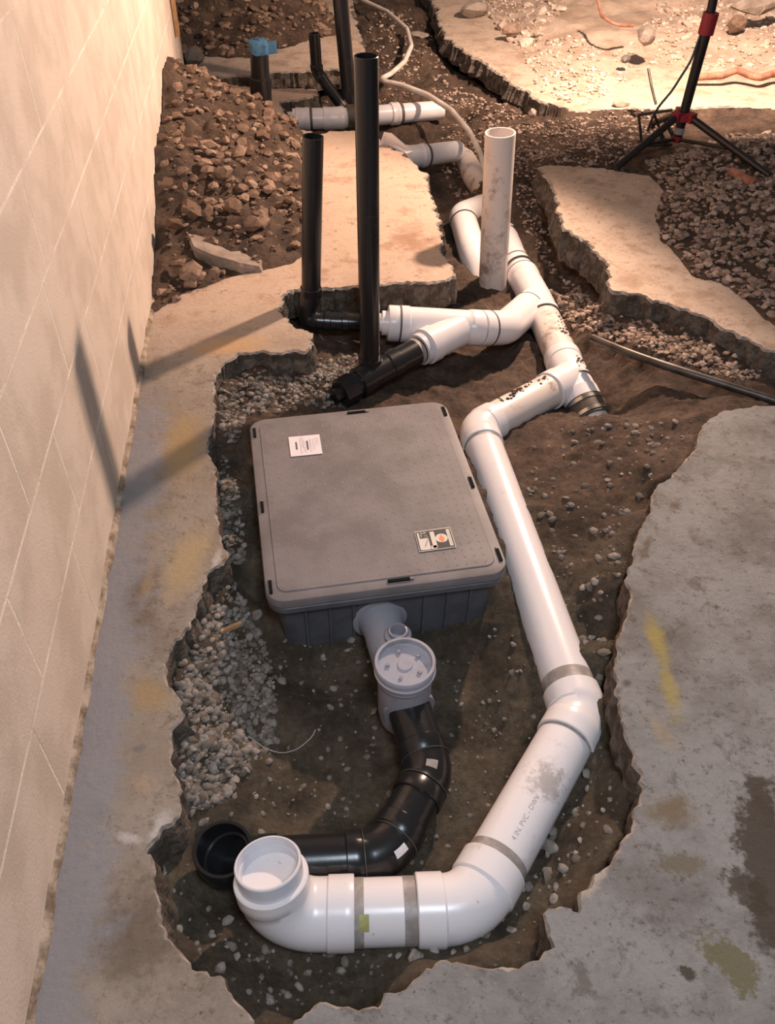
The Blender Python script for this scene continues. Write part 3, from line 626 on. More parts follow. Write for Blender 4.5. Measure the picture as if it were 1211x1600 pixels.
# ---------------------------------------------------------------- grease interceptor box
q = [at(x, y, 0) for x, y in [(413,945),(800,890),(692,627),(392,655)]]
bc = sum(q)/4; ux = (q[1]-q[0])+(q[2]-q[3]); ux /= np.linalg.norm(ux); uy = np.array([-ux[1], ux[0], 0]); uz = np.array([0, 0, 1.])
LX = .525; LY = .648
box = empty('grease_interceptor', (bc[0], bc[1], -.25), 'grey plastic grease interceptor box with textured lid sunk in the trench', 'interceptor')
def B3(x, y, z): return bc+ux*x+uy*y+uz*z
def rrect(w, h, r, n=7):
    out = []
    for cx, cy, a0 in ((w/2-r, h/2-r, 0), (-w/2+r, h/2-r, 90), (-w/2+r, -h/2+r, 180), (w/2-r, -h/2+r, 270)):
        for k in range(n+1):
            a = math.radians(a0+90*k/n); out.append((cx+r*math.cos(a), cy+r*math.sin(a)))
    return out
def loft(levels, cap=True):
    mb = MB(); vs = []; fs = []; n = None
    for (w, h, r, z) in levels:
        P = rrect(w, h, r); n = len(P); vs += [B3(x, y, z) for x, y in P]
    for i in range(len(levels)-1):
        for k in range(n): fs.append((i*n+k, i*n+(k+1) % n, (i+1)*n+(k+1) % n, (i+1)*n+k))
    fs.append(tuple(range((len(levels)-1)*n, len(levels)*n))); fs.append(tuple(range(n-1, -1, -1)))
    return mb.add(vs, fs)
E_ = .006
lid = loft([(LX-.02, LY-.02, .035, -.024), (LX-.004, LY-.004, .04, -.024), (LX, LY, .042, -.021), (LX, LY, .042, -.007), (LX-.004, LY-.004, .041, -.002), (LX-.014, LY-.014, .038, -.0005), (LX-.05, LY-.05, .022, 0), (LX-.053, LY-.053, .021, .0022)]).done('lid', M_LID, box, ang=30)
body = loft([(LX-.075, LY-.075, .03, -.30), (LX-.036, LY-.036, .035, -.052), (LX-.03, LY-.03, .035, -.05), (LX-.012, LY-.012, .042, -.046), (LX-.004, LY-.004, .043, -.042), (LX-.004, LY-.004, .043, -.029), (LX-.010, LY-.010, .042, -.026), (LX-.03, LY-.03, .04, -.024)]).done('body', M_BOX, box, ang=30)
def slope_in(z): return .018+(.0375-.018)*(-.052-z)/.248
for side in range(4):
    if side in (0, 2): hw, hl, axd, axl = LY/2, LX, uy*(1 if side else -1), ux
    else: hw, hl, axd, axl = LX/2, LY, ux*(1 if side == 1 else -1), uy
    n = 8 if side in (0, 2) else 10
    for k in range(n):
        t = (k-(n-1)/2)*(hl-.16)/(n-1)
        if side == 0 and abs(t-.01) < .055: continue
        vs = []
        for z in (-.30, -.052):
            d0 = hw-slope_in(z)-.003; d1 = d0+.009
            for (w, d) in ((-.005, d0), (-.003, d1), (.003, d1), (.005, d0)): vs.append(bc+axd*d+axl*(t+w)+uz*z)
        MB().add(vs, [(0, 1, 5, 4), (1, 2, 6, 5), (2, 3, 7, 6), (4, 5, 6, 7)]).done('rib', M_BOX, box, smooth=False)
# lid latch slots at their pixels: raised black plates stand in for shaded recesses
def lidxy(px, py): p = at(px, py, .002)-bc; return p@ux, p@uy
for px, py, along in [(398,676,'y'),(410,792,'y'),(423,917,'y'),(697,642,'y'),(740,753,'y'),(784,866,'y'),(626,917,'x'),(556,641,'x')]:
    a, b = lidxy(px, py); d = ('x', .048, .007) if along == 'x' else ('y', .036, .007)
    if along == 'x': b = math.copysign(LY/2-.017, b)
    else: a = math.copysign(LX/2-.012, a)
    sx, sy = (d[1], d[2]) if along == 'x' else (d[2], d[1]); c = MB()
    c.box(B3(a, b, .001), ux, uy, uz, sx, sy, .005); clip = c.done('latch_slot', M_BLACK, lid, smooth=False)
    e = MB(); s2 = -1 if b < 0 else 1
    if along == 'x': e.box(B3(a+sx/2+.005, b, .0012), ux, uy, uz, .008, sy*.8, .004)
    else: e.box(B3(a, b+sy/2+.004, .0012), ux, uy, uz, sx*.8, .006, .004)
    e.done('latch_tip', M_LID2, lid, smooth=False)
tr = MB(); st = .021
for i in range(int((LX-.07)/st)+1):
    for j in range(int((LY-.07)/st)+1):
        x = -LX/2+.038+i*st; y = -LY/2+.038+j*st; a = math.radians(45 if (i+j) % 2 else -45)+.0
        d = np.array([math.cos(a), math.sin(a)])*.0068; e = np.array([-d[1], d[0]])*.32
        pts = [(x+d[0], y+d[1], .0022), (x+e[0], y+e[1], .0022), (x-d[0], y-d[1], .0022), (x-e[0], y-e[1], .0022), (x, y, .0030)]
        tr.add([B3(*p) for p in pts], [(0, 1, 4), (1, 2, 4), (2, 3, 4), (3, 0, 4)])
tag(tr.done('tread_pattern', M_LID, lid, smooth=False), kind='stuff')
# labels on the lid
def lid_plate(name, corners, z, m, parent=lid, th=.0012):
    P = [at(x, y, z) for x, y in corners]; lo = [p-uz*th for p in P]
    return MB().add(lo+P, [(4, 5, 6, 7), (3, 2, 1, 0), (0, 1, 5, 4), (1, 2, 6, 5), (2, 3, 7, 6), (3, 0, 4, 7)]).done(name, m, parent, smooth=False)
L1 = [(454.5,713.5),(504,708.5),(499,678.5),(450.5,683)]
pl = lid_plate('instruction_label', L1, .0045, M_PAPER, th=.001); tag(pl, 'white printed instruction label')
def bil(C, u, v):
    C = [np.array(c, float) for c in C]; return tuple((C[0]*(1-u)+C[1]*u)*(1-v)+(C[3]*(1-u)+C[2]*u)*v)
def quad(C, u0, u1, v0, v1): return [bil(C, u0, v0), bil(C, u1, v0), bil(C, u1, v1), bil(C, u0, v1)]
ink = MB(); fine = MB()
def flat(mb, C, z): mb.add([at(x, y, z) for x, y in C], [(0, 1, 2, 3)])
for u0, u1, v0, v1 in [(.19, .25, .33, .72), (.54, .60, .27, .74)]:
    k = 7
    for i in range(k): flat(ink, quad(L1, u0, u1, v0+(v1-v0)*i/k, v0+(v1-v0)*(i+.75)/k), .0048)
for u, v0, v1 in [(.335, .1, .93), (.37, .12, .9), (.455, .2, .82), (.49, .12, .7), (.64, .15, .85), (.67, .15, .85), (.74, .22, .8), (.77, .25, .8), (.83, .4, .85), (.86, .4, .85), (.91, .5, .85)]:
    k = 14
    for i in range(k):
        if rnd.random() < .85: flat(fine, quad(L1, u, u+.016, v0+(v1-v0)*i/k, v0+(v1-v0)*(i+rnd.uniform(.5, .9))/k), .0048)
flat(ink, quad(L1, .425, .432, .35, .98), .0048)
ink.done('bold_print', M_INK, pl, smooth=False); fine.done('fine_print', M_INK2, pl, smooth=False)
L2 = [(655.5,862.5),(713,854.5),(703,823.5),(647.5,831)]
pr = lid_plate('rating_label', L2, .0045, M_CREAM, th=.001); tag(pr, 'black and cream rating label with an orange centred disc')
blk = MB(); flat(blk, quad(L2, .015, .985, .03, .97), .0048); blk.done('black_field', M_INK, pr, smooth=False)
crm = MB()
for u0, u1, v0, v1 in [(.05, .10, .08, .92), (.10, .33, .06, .62), (.345, .50, .06, .22), (.40, .52, .10, .90), (.86, .95, .10, .92)]: flat(crm, quad(L2, u0, u1, v0, v1), .0051)
for i in range(26): 
    u = .12+.2*rnd.random(); v = .66+.24*rnd.random(); flat(crm, quad(L2, u, u+.02, v, v+.03), .0051)
crm.done('cream_field', M_CREAM, pr, smooth=False)
sm = MB()
for i in range(6): 
    u = .18+.02*i; v = .22+.06*i; flat(sm, quad(L2, u, u+.045, v, v+.05), .0054)
for u in (.895, .92): 
    for i in range(12): flat(sm, quad(L2, u, u+.012, .16+.06*i, .16+.06*i+.035), .0054)
sm.done('small_print', M_INK2, pr, smooth=False)
cc = bil(L2, .685, .53)
def disc(px, r, z, m, name, n=28):
    c = at(*px, z); MB().add([c+ux*r*math.cos(2*math.pi*k/n)+uy*r*math.sin(2*math.pi*k/n) for k in range(n)], [tuple(range(n))]).done(name, m, pr, smooth=False)
disc(cc, .0138, .0052, M_CREAM, 'disc'); 
og = MB(); flat(og, quad(L2, .615, .755, .42, .58), .0055); flat(og, quad(L2, .655, .72, .34, .68), .0056); og.done('disc_emblem', M_ORANGE, pr, smooth=False)

# inlet at the near face: flange, neck with a small port, cleanout tee with a cap
fy = -LY/2+.026; zc = -.122
px0 = lidxy(616, 965)[0]-.012
hub0 = B3(px0, fy, zc); tee_xy = at(633, 1030, .0); tee0 = np.array([tee_xy[0], tee_xy[1], zc])
dirn = tee0-hub0; dirn /= np.linalg.norm(dirn); ln = np.linalg.norm(tee0-hub0)
inl = empty('inlet_fitting', (tee0[0], tee0[1], -.2), 'grey plastic inlet tee with capped cleanout joined to the interceptor front', 'fitting')
ru = seg_run(hub0, tee0)
ru.lathe([(-.02, .062), (.006, .062), (.008, .058), (.008, .05), (.03, .047), (.036, .045), (ln-.03, .045)], 40).done('neck', M_GREY, inl)
pp = at(622, 985, -.052); pr0 = np.array([pp[0], pp[1], -.052])
seg_run(pr0-uz*.06, pr0).lathe([(0, .0285), (.048, .0285), (.05, .0245), (.05, .0205), (.0605, .0205), (.062, .0185), (.062, .0165), (.0605, .0160), (.022, .0155), (.02, .001)], 32).done('vent_port', M_GREY, inl)
cap0 = np.array([tee_xy[0], tee_xy[1], -.006])
seg_run(np.array([tee0[0], tee0[1], -.19]), cap0).lathe([(0, .05), (.03, .054), (.115, .054), (.130, .052), (.139, .052)], 44).done('tee_body', M_GREY, inl)
seg_run(cap0-uz*.045, cap0).lathe([(0, .056), (.018, .0575), (.020, .0615), (.0225, .0615), (.025, .059), (.031, .0585), (.033, .0605), (.044, .0605), (.046, .059), (.046, .0535), (.034, .0525), (.032, .0505), (.032, .016), (.035, .014), (.035, .001)], 48).done('cleanout_cap', M_CAP, inl)
for a in range(5):
    t = a*1.2566+.5; MB().box(cap0+ux*.034*math.cos(t)+uy*.034*math.sin(t)-uz*.0115, ux*math.cos(t)+uy*math.sin(t), -ux*math.sin(t)+uy*math.cos(t), uz, .008, .006, .006).done('cap_lug', M_GREY, inl, smooth=False)

# ---------------------------------------------------------------- front black run
ZB = -.142
bn = [at(648,1098,ZB), at(672,1208,ZB), at(602,1338,-.140), at(470,1350,-.138)]
bn[0] = bn[0]; e0 = at(352,1352,-.132)
R3 = .0445
bl = Run([tee0+(bn[0]-tee0)*.1, bn[1], bn[2], e0], [0, .075, .075, 0])
blk_line = empty('black_inlet_pipe', (bn[2][0], bn[2][1], -.2), 'glossy black plastic drain run with two bends below the grey tee', 'pipe')
d0 = np.linalg.norm(bn[0]-(tee0+(bn[0]-tee0)*.1))
bl.lathe([(.03, .05), (d0-.006, .0535), (d0+.004, .0535), (d0+.004, R3*.95)], 40).done('tee_outlet', M_GREY, inl)
n1, n2 = bl.n[1], bl.n[2]
bl.lathe([(d0-.02, R3), (n1-.05, R3)], 40).done('pipe', M_ABS, blk_line)
bl.lathe(hubs(n1-.062, n1+.062, R3, 1.10, .026), 40).done('elbow', M_ABS, blk_line)
bl.lathe([(n1+.05, R3), (n2-.05, R3)], 40).done('pipe', M_ABS, blk_line)
bl.lathe(hubs(n2-.066, n2+.066, R3, 1.10, .028), 40).done('elbow', M_ABS, blk_line)
bl.lathe([(n2+.05, R3), (bl.L-.05, R3)], 40).done('pipe', M_ABS, blk_line)
top = at(348, 1326, -.062); dwn = np.array([e0[0], e0[1], e0[2]])
be = Run([bl.frame(bl.L-.11)[0], dwn, np.array([top[0], top[1], -.062])], [0, .055, 0])
be.lathe([(.02, R3), (.02, R3*1.1), (.05, R3*1.1), (.053, R3*1.04), (be.L-.045, R3*1.04), (be.L-.042, R3*1.14), (be.L-.002, R3*1.14), (be.L, R3*1.12), (be.L, R3*1.0), (be.L-.035, R3*.98), (be.L-.036, R3*.88), (be.L-.06, R3*.86), (be.L-.061, .001)], 40).done('open_elbow', M_ABS, blk_line)
# seams and white scuffs on the black bends
for q_ in (n1-.03, n1+.03, n2-.032, n2+.034): bl.lathe(ring(R3*1.106, q_, q_+.0013), 40).done('seam', M_SEAM2, blk_line)
def patch(run, s0, s1, a0, a1, r, name, m, parent, na=6):
    """a piece of skin lying on a pipe"""
    vs = []; ns = 5
    for i in range(ns+1):
        p, t, u = run.frame(s0+(s1-s0)*i/ns); w = np.cross(t, u); upv = uz-t*(uz@t); upv /= np.linalg.norm(upv); sd = np.cross(upv, t)
        for j in range(na+1):
            a = a0+(a1-a0)*j/na; vs.append(p+(upv*math.cos(a)+sd*math.sin(a))*r)
    fs = [(i*(na+1)+j, i*(na+1)+j+1, (i+1)*(na+1)+j+1, (i+1)*(na+1)+j) for i in range(ns) for j in range(na)]
    return MB().add(vs, fs).done(name, m, parent)
patch(bl, n2-.022, n2-.004, .62, .92, R3*1.12, 'sticker', M_PAPER, blk_line)
patch(bl, n1-.004, n1+.012, -.05, .42, R3*1.06, 'plaster_smear', M_SMEAR, blk_line)

# ---------------------------------------------------------------- white drain line
R4 = .0545
ZW = -.125
w1 = at(437,1430,ZW); rim = at(418,1347,.0); w2 = at(735,1420,ZW); w3 = at(905,1118,-.132); w4 = at(746,672,-.165); w5 = at(893,592,-.185)
white = empty('white_drain_line', (w2[0], w2[1], -.2), 'long white plastic drain line winding from the open front elbow to the far trench', 'pipe')
wr = Run([rim, w1, w2, w3, w4, w5], [0, .072, .085, .07, .07, 0])
a1, a2, a3, a4 = wr.n[1:5]
def pt_near(run, px, py, lo, hi):
    best = None
    for s_ in np.linspace(lo, hi, 240):
        p = run.frame(s_)[0]-CAM; d = p@FW; u, v = 605.5+F*(p@RT)/d, 800-F*(p@UP)/d; e = (u-px)**2+(v-py)**2
        if best is None or e < best[0]: best = (e, s_)
    return best[1]
s_e1 = pt_near(wr, 553, 1432, a1, a2); s_h2 = pt_near(wr, 650, 1424, a1, a2); s_h2b = pt_near(wr, 765, 1350, a2-.02, a3)
s_h3 = pt_near(wr, 893, 1165, a2, a3+.02); s_h3b = pt_near(wr, 882, 1085, a3-.02, a4)
s_h4 = pt_near(wr, 752, 700, a3, a4); s_h4b = pt_near(wr, 775, 665, a4-.02, wr.L); s_w5 = pt_near(wr, 858, 612, a4, wr.L)
wr.lathe([(a1+.02, .001), (a1+.02, R4*.80), (.05, R4*.83), (.0195, R4*.86), (.0175, R4*.86), (.0175, R4*.90), (0, R4*.92), (0, R4*.97), (.002, R4), (.034, R4*.985), (.035, R4*1.00), (.040, R4)], 48).done('spigot_bushing', M_LGREY, white)
wr.lathe([(.033, R4*1.0), (.033, R4*1.10), (.035, R4*1.13), (.062, R4*1.12), (.066, R4*1.07), (s_e1-.046, R4*1.07), (s_e1-.043, R4*1.12), (s_e1-.002, R4*1.12), (s_e1, R4*1.10), (s_e1, R4*.9)], 48).done('elbow', M_PVC, white)
P_ = wr.lathe([(s_e1-.02, R4), (s_h2+.02, R4)], 48).done('pipe', M_PVC, white)
wr.lathe(ring(R4*1.012, s_e1, s_e1+.016), 48).done('cement_smear', M_SMEAR, white)
wr.lathe(ring(R4*1.010, s_h2-.022, s_h2), 48).done('cement_smear', M_SMEAR, white)
patch(wr, s_e1+.008, s_e1+.024, -.95, -.45, R4*1.02, 'yellow_mark', M_PRIMER, white)
wr.lathe(hubs(s_h2, s_h2b, R4, 1.11, .045), 48).done('elbow', M_PVC, white)
wr.lathe(ring(R4*1.012, s_h2b, s_h2b+.018), 48).done('cement_smear', M_SMEAR, white)
wr.lathe([(s_h2b-.02, R4), (s_h3+.02, R4)], 48).done('pipe', M_PVC, white)
wr.lathe(ring(R4*1.012, s_h3-.006, s_h3), 48).done('cement_smear', M_SMEAR, white)
wr.lathe(hubs(s_h3, s_h3b, R4, 1.09, .044), 48).done('elbow', M_PVC, white)
wr.lathe(ring(R4*1.012, s_h3b, s_h3b+.030), 48).done('cement_smear', M_SMEAR, white)
wr.lathe([(s_h3b-.02, R4), (s_h4+.02, R4)], 48).done('pipe', M_PVC, white)
wr.lathe(hubs(s_h4, s_h4b, R4, 1.09, .04), 48).done('elbow', M_PVC, white)
wr.lathe(ring(R4*1.01, s_h4-.01, s_h4), 48).done('cement_smear', M_SMEAR, white)
wr.lathe([(s_h4b-.02, R4), (wr.L, R4)], 48).done('pipe', M_PVC_D, white)
# first wye (the branch above), banded coupling below it, run on to the second wye
k5 = at(925,655,-.235); k6 = at(838,470,-.195); k7 = at(800,400,-.195); k8 = at(770,318,-.20); k9 = at(735,262,-.20)
back = Run([k5, w5, k6, k7, k8, k9], [0, .3, .3, .3, .3, 0])
b5, b6, b7, b8 = back.n[1:5]
ms = MB(); back.lathe(hubs(b5-.10, b5+.13, R4, 1.10, .04), 44, ms); wr.lathe([(wr.L, R4*1.06), (s_w5+.046, R4*1.06), (s_w5+.043, R4*1.11), (s_w5, R4*1.11), (s_w5, R4*.9)], 44, ms)
ms.done('wye', M_PVC, white)
back.lathe(ring(R4*1.115, b5-.022, b5-.018), 44).done('seam', M_SEAM, white)
back.lathe([(b5-.30, R4*.9), (b5-.2, R4), (b5-.08, R4)], 36).done('pipe', M_PVC_D, white)
back.lathe([(b5-.17, R4*1.02), (b5-.17, R4*1.16), (b5-.10, R4*1.16), (b5-.10, R4*1.02)], 40).done('rubber_coupling', M_RUB, white)
for d in (.162, .118): back.lathe(ring(R4*1.20, b5-d, b5-d+.012), 40).done('band_clamp', M_STEEL, white)
back.lathe([(b5+.1, R4), (b6-.05, R4)], 40).done('pipe', M_PVC_D, white)
s6a = pt_near(back, 852, 498, b5, b6); s6b = pt_near(back, 815, 430, b6, b7+.1)
br0 = back.frame((s6a*.6+s6b*.4))[0]; f1 = at(790,512,-.15); f2 = at(748,513,-.115); f3 = at(682,509,-.10); f4 = at(606,505,-.085)
bran = Run([br0, f1, f2, f3, f4], [0, .09, .3, .3, 0])
ms = MB(); back.lathe(hubs(s6a, s6b, R4, 1.09, .036), 44, ms); bran.lathe([(0, R4*1.04), (.09, R4*1.04)], 36, ms); ms.done('wye', M_PVC, white)
for s_ in (s6a+.0, s6b-.002, s6b+.038): back.lathe(ring(R4*1.105, s_, s_+.004), 44).done('seam', M_SEAM, white)
c1, c2, c3 = bran.n[1:4]
bran.lathe(hubs(.085, c2-.01, R4, 1.07, .03), 40).done('elbow', M_PVC, white)
bran.lathe(ring(R4*1.085, .088, .093), 40).done('seam', M_SEAM, white)
bran.lathe(ring(R4*1.085, c2-.045, c2-.040), 40).done('seam', M_SEAM, white)
g1 = at(662,543,-.115); g0 = bran.frame(c2+.05)[0]
lowb = Run([g0, g1, at(583,586,-.125), at(540,610,-.135)], [0, .3, .3, 0]); lb = lowb.n[1]
ms = MB(); bran.lathe([(c2-.005, R4*.9), (c2-.005, R4*1.08), (c2+.03, R4*1.08), (c2+.033, R4*1.03), (c3+.09, R4*1.03), (c3+.093, R4*1.08), (c3+.12, R4*1.08), (c3+.12, R4*.9)], 40, ms)
lowb.lathe([(0, R4), (lb-.045, R4), (lb-.042, R4*1.07), (lb-.006, R4*1.07), (lb-.006, R4*.9)], 40, ms); ms.done('wye', M_PVC, white)
bran.lathe(ring(R4*1.09, c3+.118, c3+.124), 40).done('seam', M_SEAM, white)
bran.lathe([(c3+.11, R4), (c3+.12, R4*1.06), (bran.L-.006, R4*1.06), (bran.L, R4*1.03), (bran.L, R4*.72), (bran.L+.02, R4*.72), (bran.L+.02, R4*.55), (bran.L+.03, R4*.55)], 40).done('end_reducer', M_PVC, white)
lowb.lathe([(lb-.02, R4*.93), (lb+.02, R4*.93), (lb+.02, R4*.8)], 40).done('bushing', M_LGREY, white)
# run on to the far bends
back.lathe([(s6b-.02, R4*.97), (b8+.02, R4*.97)], 40).done('pipe', M_PVC, white)
back.lathe(ring(R4*1.0, s6b+.09, s6b+.095), 40).done('seam', M_SEAM, white)
h0 = back.frame(b8-.01)[0]
tr_ = Run([h0, at(722,338,-.16), at(738,395,-.17), at(752,450,-.26)], [0, .09, .2, 0])
tr_.lathe(hubs(.0, tr_.n[1]+.06, R4, 1.05, .04), 40).done('elbow', M_PVC, white)
tr_.lathe([(tr_.n[1]+.03, R4), (tr_.L, R4)], 40).done('pipe', M_PVC, white)
tr_.lathe(ring(R4*1.06, tr_.n[1]+.056, tr_.n[1]+.062), 40).done('seam', M_SEAM, white)
tr_.lathe(ring(R4*1.06, .05, .055), 40).done('seam', M_SEAM, white)
fr = Run([at(768,312,-.2), at(742,278,-.185), at(722,240,-.22)], [0, .3, 0])
fr.lathe([(0, R4), (fr.L, R4*.9)], 36).done('pipe', M_PVC_D, white)
# loose soil lying on the back pipes
dv = []; df = []; nb_ = 0
for run, sa, sb2, r, n in ((wr, s_h4b+.03, s_w5-.01, R4, 34), (back, b5-.02, b5+.06, R4*1.1, 12), (back, s6a-.2, s6a-.05, R4*.98, 26)):
    for _ in range(n):
        q_ = rnd.uniform(sa, sb2); p, t, u = run.frame(q_); upv = uz-t*(uz@t); upv /= np.linalg.norm(upv); sd = np.cross(upv, t); a = rnd.gauss(.25 if run is wr else -.5, .22)
        v, f = HUL[rnd.randrange(8)]; k = rnd.uniform(.002, .008); dv.append(v*k*np.array([1, 1, .7])+p+(upv*math.cos(a)+sd*math.sin(a))*(r+k*.2)); df.append(f+nb_); nb_ += len(v)
tag(link('loose_soil', np.vstack(dv), np.vstack(df), M_SOIL, white, ang=30), kind='stuff')
# printed line along the diagonal pipe
def pipe_text(txt, run, s0, ang, r, size, m, parent, flip=1):
    cu = bpy.data.curves.new('printed_text', 'FONT'); cu.body = txt; cu.size = size; to = bpy.data.objects.new('printed_text', cu); COL.objects.link(to)
    bpy.context.view_layer.update(); me = to.evaluated_get(bpy.context.evaluated_depsgraph_get()).to_mesh()
    vs = [v.co.copy() for v in me.vertices]; fs = [tuple(p.vertices) for p in me.polygons]; out = []
    for v in vs:
        p, t, u = run.frame(s0+flip*v.x); upv = uz-t*(uz@t); upv /= np.linalg.norm(upv); sd = np.cross(upv, t)
        a = ang+flip*v.y/r; out.append(p+(upv*math.cos(a)+sd*math.sin(a))*r)
    bpy.data.objects.remove(to); return link('printed_text', out, fs, m, parent, smooth=False)
M_PRINT = mat('pipe_print', (.36, .33, .33), .6)
sm_s = pt_near(wr, 858, 1245, a2, a3); sm_p, sm_t, _u = wr.frame(sm_s)
nt = M_PVC.node_tree; B_ = nt.nodes['Principled BSDF']; pos_ = geo(nt); old = B_.inputs['Base Color'].links[0].from_socket
dv_ = nt.nodes.new('ShaderNodeVectorMath'); dv_.operation = 'DISTANCE'; nt.links.new(pos_, dv_.inputs[0]); dv_.inputs[1].default_value = (sm_p[0]+.012, sm_p[1]-.012, sm_p[2]+R4*.93)
d_ = mth(nt, 'ADD', mth(nt, 'MULTIPLY', dv_.outputs['Value'], 22), mth(nt, 'MULTIPLY', mth(nt, 'SUBTRACT', noise(nt, pos_, 70, 6, .7), .5), 3.2))
nt.links.new(mixc(nt, mth(nt, 'MULTIPLY', ramp_f(nt, d_, 1.1, .2), .6), old, (.24, .20, .165)), B_.inputs['Base Color'])
pipe_text('4 IN. PVC - DWV', wr, s_h2b+.035, -.33, R4*1.004, .0135, M_PRINT, white)

# ---------------------------------------------------------------- black run behind the box
R2 = .0300
tall = empty('tall_black_pipe', at(578, 580, -.18), 'tall black vertical pipe rising from a black tee behind the grey box', 'pipe')
tb = at(578.5, 580, -.12); ttop = aty(572, 87, tb[1])
tl = seg_run(tb, ttop); LT = tl.L
tl.lathe([(.02, R2), (LT-.001, R2), (LT, R2-.001), (LT, R2-.004), (LT-.08, R2-.0045), (LT-.08, .001)], 32).done('pipe', M_ABS, tall)
tl.lathe(ring(R2*1.22, -.02, .05), 32).done('tee_socket', M_ABS, tall)
L2s, L3s = lowb.n[2], lowb.L
lowb.lathe([(lb, R4*.8), (lb+.01, R3*.95), (L2s-.07, R3*.95)], 36).done('pipe', M_ABS, tall)
lowb.lathe(hubs(L2s-.10, L2s+.06, R3*.92, 1.14, .04), 36).done('tee', M_ABS, tall)
lowb.lathe([(L2s+.04, R3*.85), (L3s-.0, R3*.85)], 32).done('stub', M_ABS, tall)
lowb.lathe([(L3s-.03, R3), (L3s+.02, R3), (L3s+.02, R3*.5), (L3s+.045, R3*.48)], 8).done('cleanout_plug', M_ABS, tall, smooth=False)
lowb.lathe(ring(R3*.965, lb+.025, lb+.04), 32).done('print_band', M_SMEAR, tall)
short = empty('short_black_pipe', at(486, 500, -.17), 'shorter black vertical pipe with elbow beside the slab edge', 'pipe')
sb = at(482, 494, -.06); stp = aty(489, 213, sb[1]); se = at(598, 505, -.085)
sr = Run([stp, aty(486, 462, sb[1]), at(474, 500, -.065), at(520, 503, -.075), se], [0, .08, .045, .1, 0])
sr.lathe([(.06, .001), (.06, R2-.0045), (0, R2-.004), (0, R2), (sr.n[1], R2)], 30).done('pipe', M_ABS, short)
sr.lathe(hubs(sr.n[1]-.03, sr.n[2]+.03, R2, 1.13, .028), 30).done('elbow', M_ABS, short)
sr.lathe([(sr.n[2], R2), (sr.L, R2)], 30).done('pipe', M_ABS, short)
sr.lathe(hubs(sr.n[3]-.03, sr.n[3]+.05, R2, 1.14, .02), 30).done('coupling', M_ABS, short)

# white standpipe
stand = empty('white_standpipe', at(770, 450, -.22), 'open white vertical pipe standing in the trench in front of the far bends', 'pipe')
sb_ = at(770, 447, -.22); st_ = aty(782, 207, sb_[1]); sv = seg_run(sb_-uz*.04, st_); Ls = sv.L; Rs = .0515
sv.lathe([(0, Rs), (Ls, Rs), (Ls, Rs-.006), (Ls-.2, Rs-.0065), (Ls-.2, .001)], 40).done('pipe', M_PVC_D, stand)

# ---------------------------------------------------------------- far pipes
blue = empty('blue_taped_pipe', at(408, 190), 'black upright pipe capped with blue tape standing in the far slab', 'pipe')
b0 = at(409, 192, 0.0); b1 = aty(404, 62, b0[1]); b1 = np.array([b1[0], b1[1], b1[2]]); bt = seg_run(b0-uz*.06, b1); Lb = bt.L
bt.lathe([(0, .04), (Lb-.02, .04)], 30).done('pipe', M_ABS, blue)
bt.lathe([(.03, .04), (.03, .047), (Lb*.62, .047), (Lb*.62+.004, .04)], 30).done('coupling', M_ABS, blue)
mb = MB(); bt.lathe([(Lb-.055, .0405), (Lb-.05, .0435), (Lb-.012, .0445), (Lb, .036), (Lb, .001)], 18, mb)
mb.v = [tuple(np.array(v)+rng.normal(0, .0028, 3)) for v in mb.v]; mb.done('tape_wrap', M_TAPE, blue)
mb = MB().box(b1+np.array([.05, -.01, -.03]), (1, .3, 0), (-.3, 1, .2), (0, 0, 1), .05, .004, .05); mb.done('tape_tail', M_TAPE, blue, smooth=False)
zf = -.06
farw = empty('far_white_pipe', at(545, 185, -.16), 'far white horizontal pipe with couplings lying across the back trench', 'pipe')
fw = Run([at(440,187,zf), at(545,184,zf), at(690,172,zf-.02)], [0, .5, 0]); s = lambda x, y: pt_near(fw, x, y, 0, fw.L); Rf = .048
fw.lathe([(0, Rf*.6), (.02, Rf*.7), (s(458,186), Rf*.72), (s(458,186), Rf), (fw.L, Rf*.92)], 32).done('pipe', M_PVC, farw)
for x0, x1 in ((462, 484), (505, 537), (610, 623)): fw.lathe(hubs(s(x0, 186), s(x1, 184), Rf, 1.08, .02), 32).done('coupling', M_PVC, farw)
for x0 in (484, 505, 624): fw.lathe(ring(Rf*1.03, s(x0, 185), s(x0, 185)+.012), 32).done('seam', M_SEAM, farw)
fw.lathe(ring(Rf*1.2, s(541,184), s(572,183)), 32).done('rubber_sleeve', M_RUB, farw)
lean = empty('leaning_black_pipe', at(548, 182, -.1), 'tall black leaning pipe rising out of the frame at the back trench', 'pipe')
l0 = at(548, 178, -.1); ly = l0[1]; l1 = aty(520, -130, ly+.12); lr = seg_run(l0, l1)
lr.lathe([(0, .036), (lr.L, .036), (lr.L, .03)], 28).done('pipe', M_ABS, lean)
lr.lathe(ring(.044, .02, .12), 28).done('socket', M_ABS, lean)
bent = empty('bent_black_pipe', at(540, 180, -.1), 'short bent black pipe branching left from the leaning pipe', 'pipe')
nn = Run([aty(491, 52, ly-.0), aty(495, 112, ly), aty(545, 180, ly-.02), at(560,195,-.12)], [0, .09, .3, 0])
nn.lathe([(.04, .001), (.04, .021), (0, .022), (0, .027), (nn.L, .027)], 24).done('pipe', M_ABS, bent)
nn.lathe(hubs(nn.n[1]-.03, nn.n[1]+.04, .027, 1.15, .02), 24).done('elbow', M_ABS, bent)
nn.lathe(ring(.032, nn.n[2]-.06, nn.n[2]-.01), 24).done('coupling', M_IRON, bent)
stub = empty('white_pipe_stub', at(655, 243, -.12), 'white pipe stub with a collar poking out of the trench side', 'pipe')
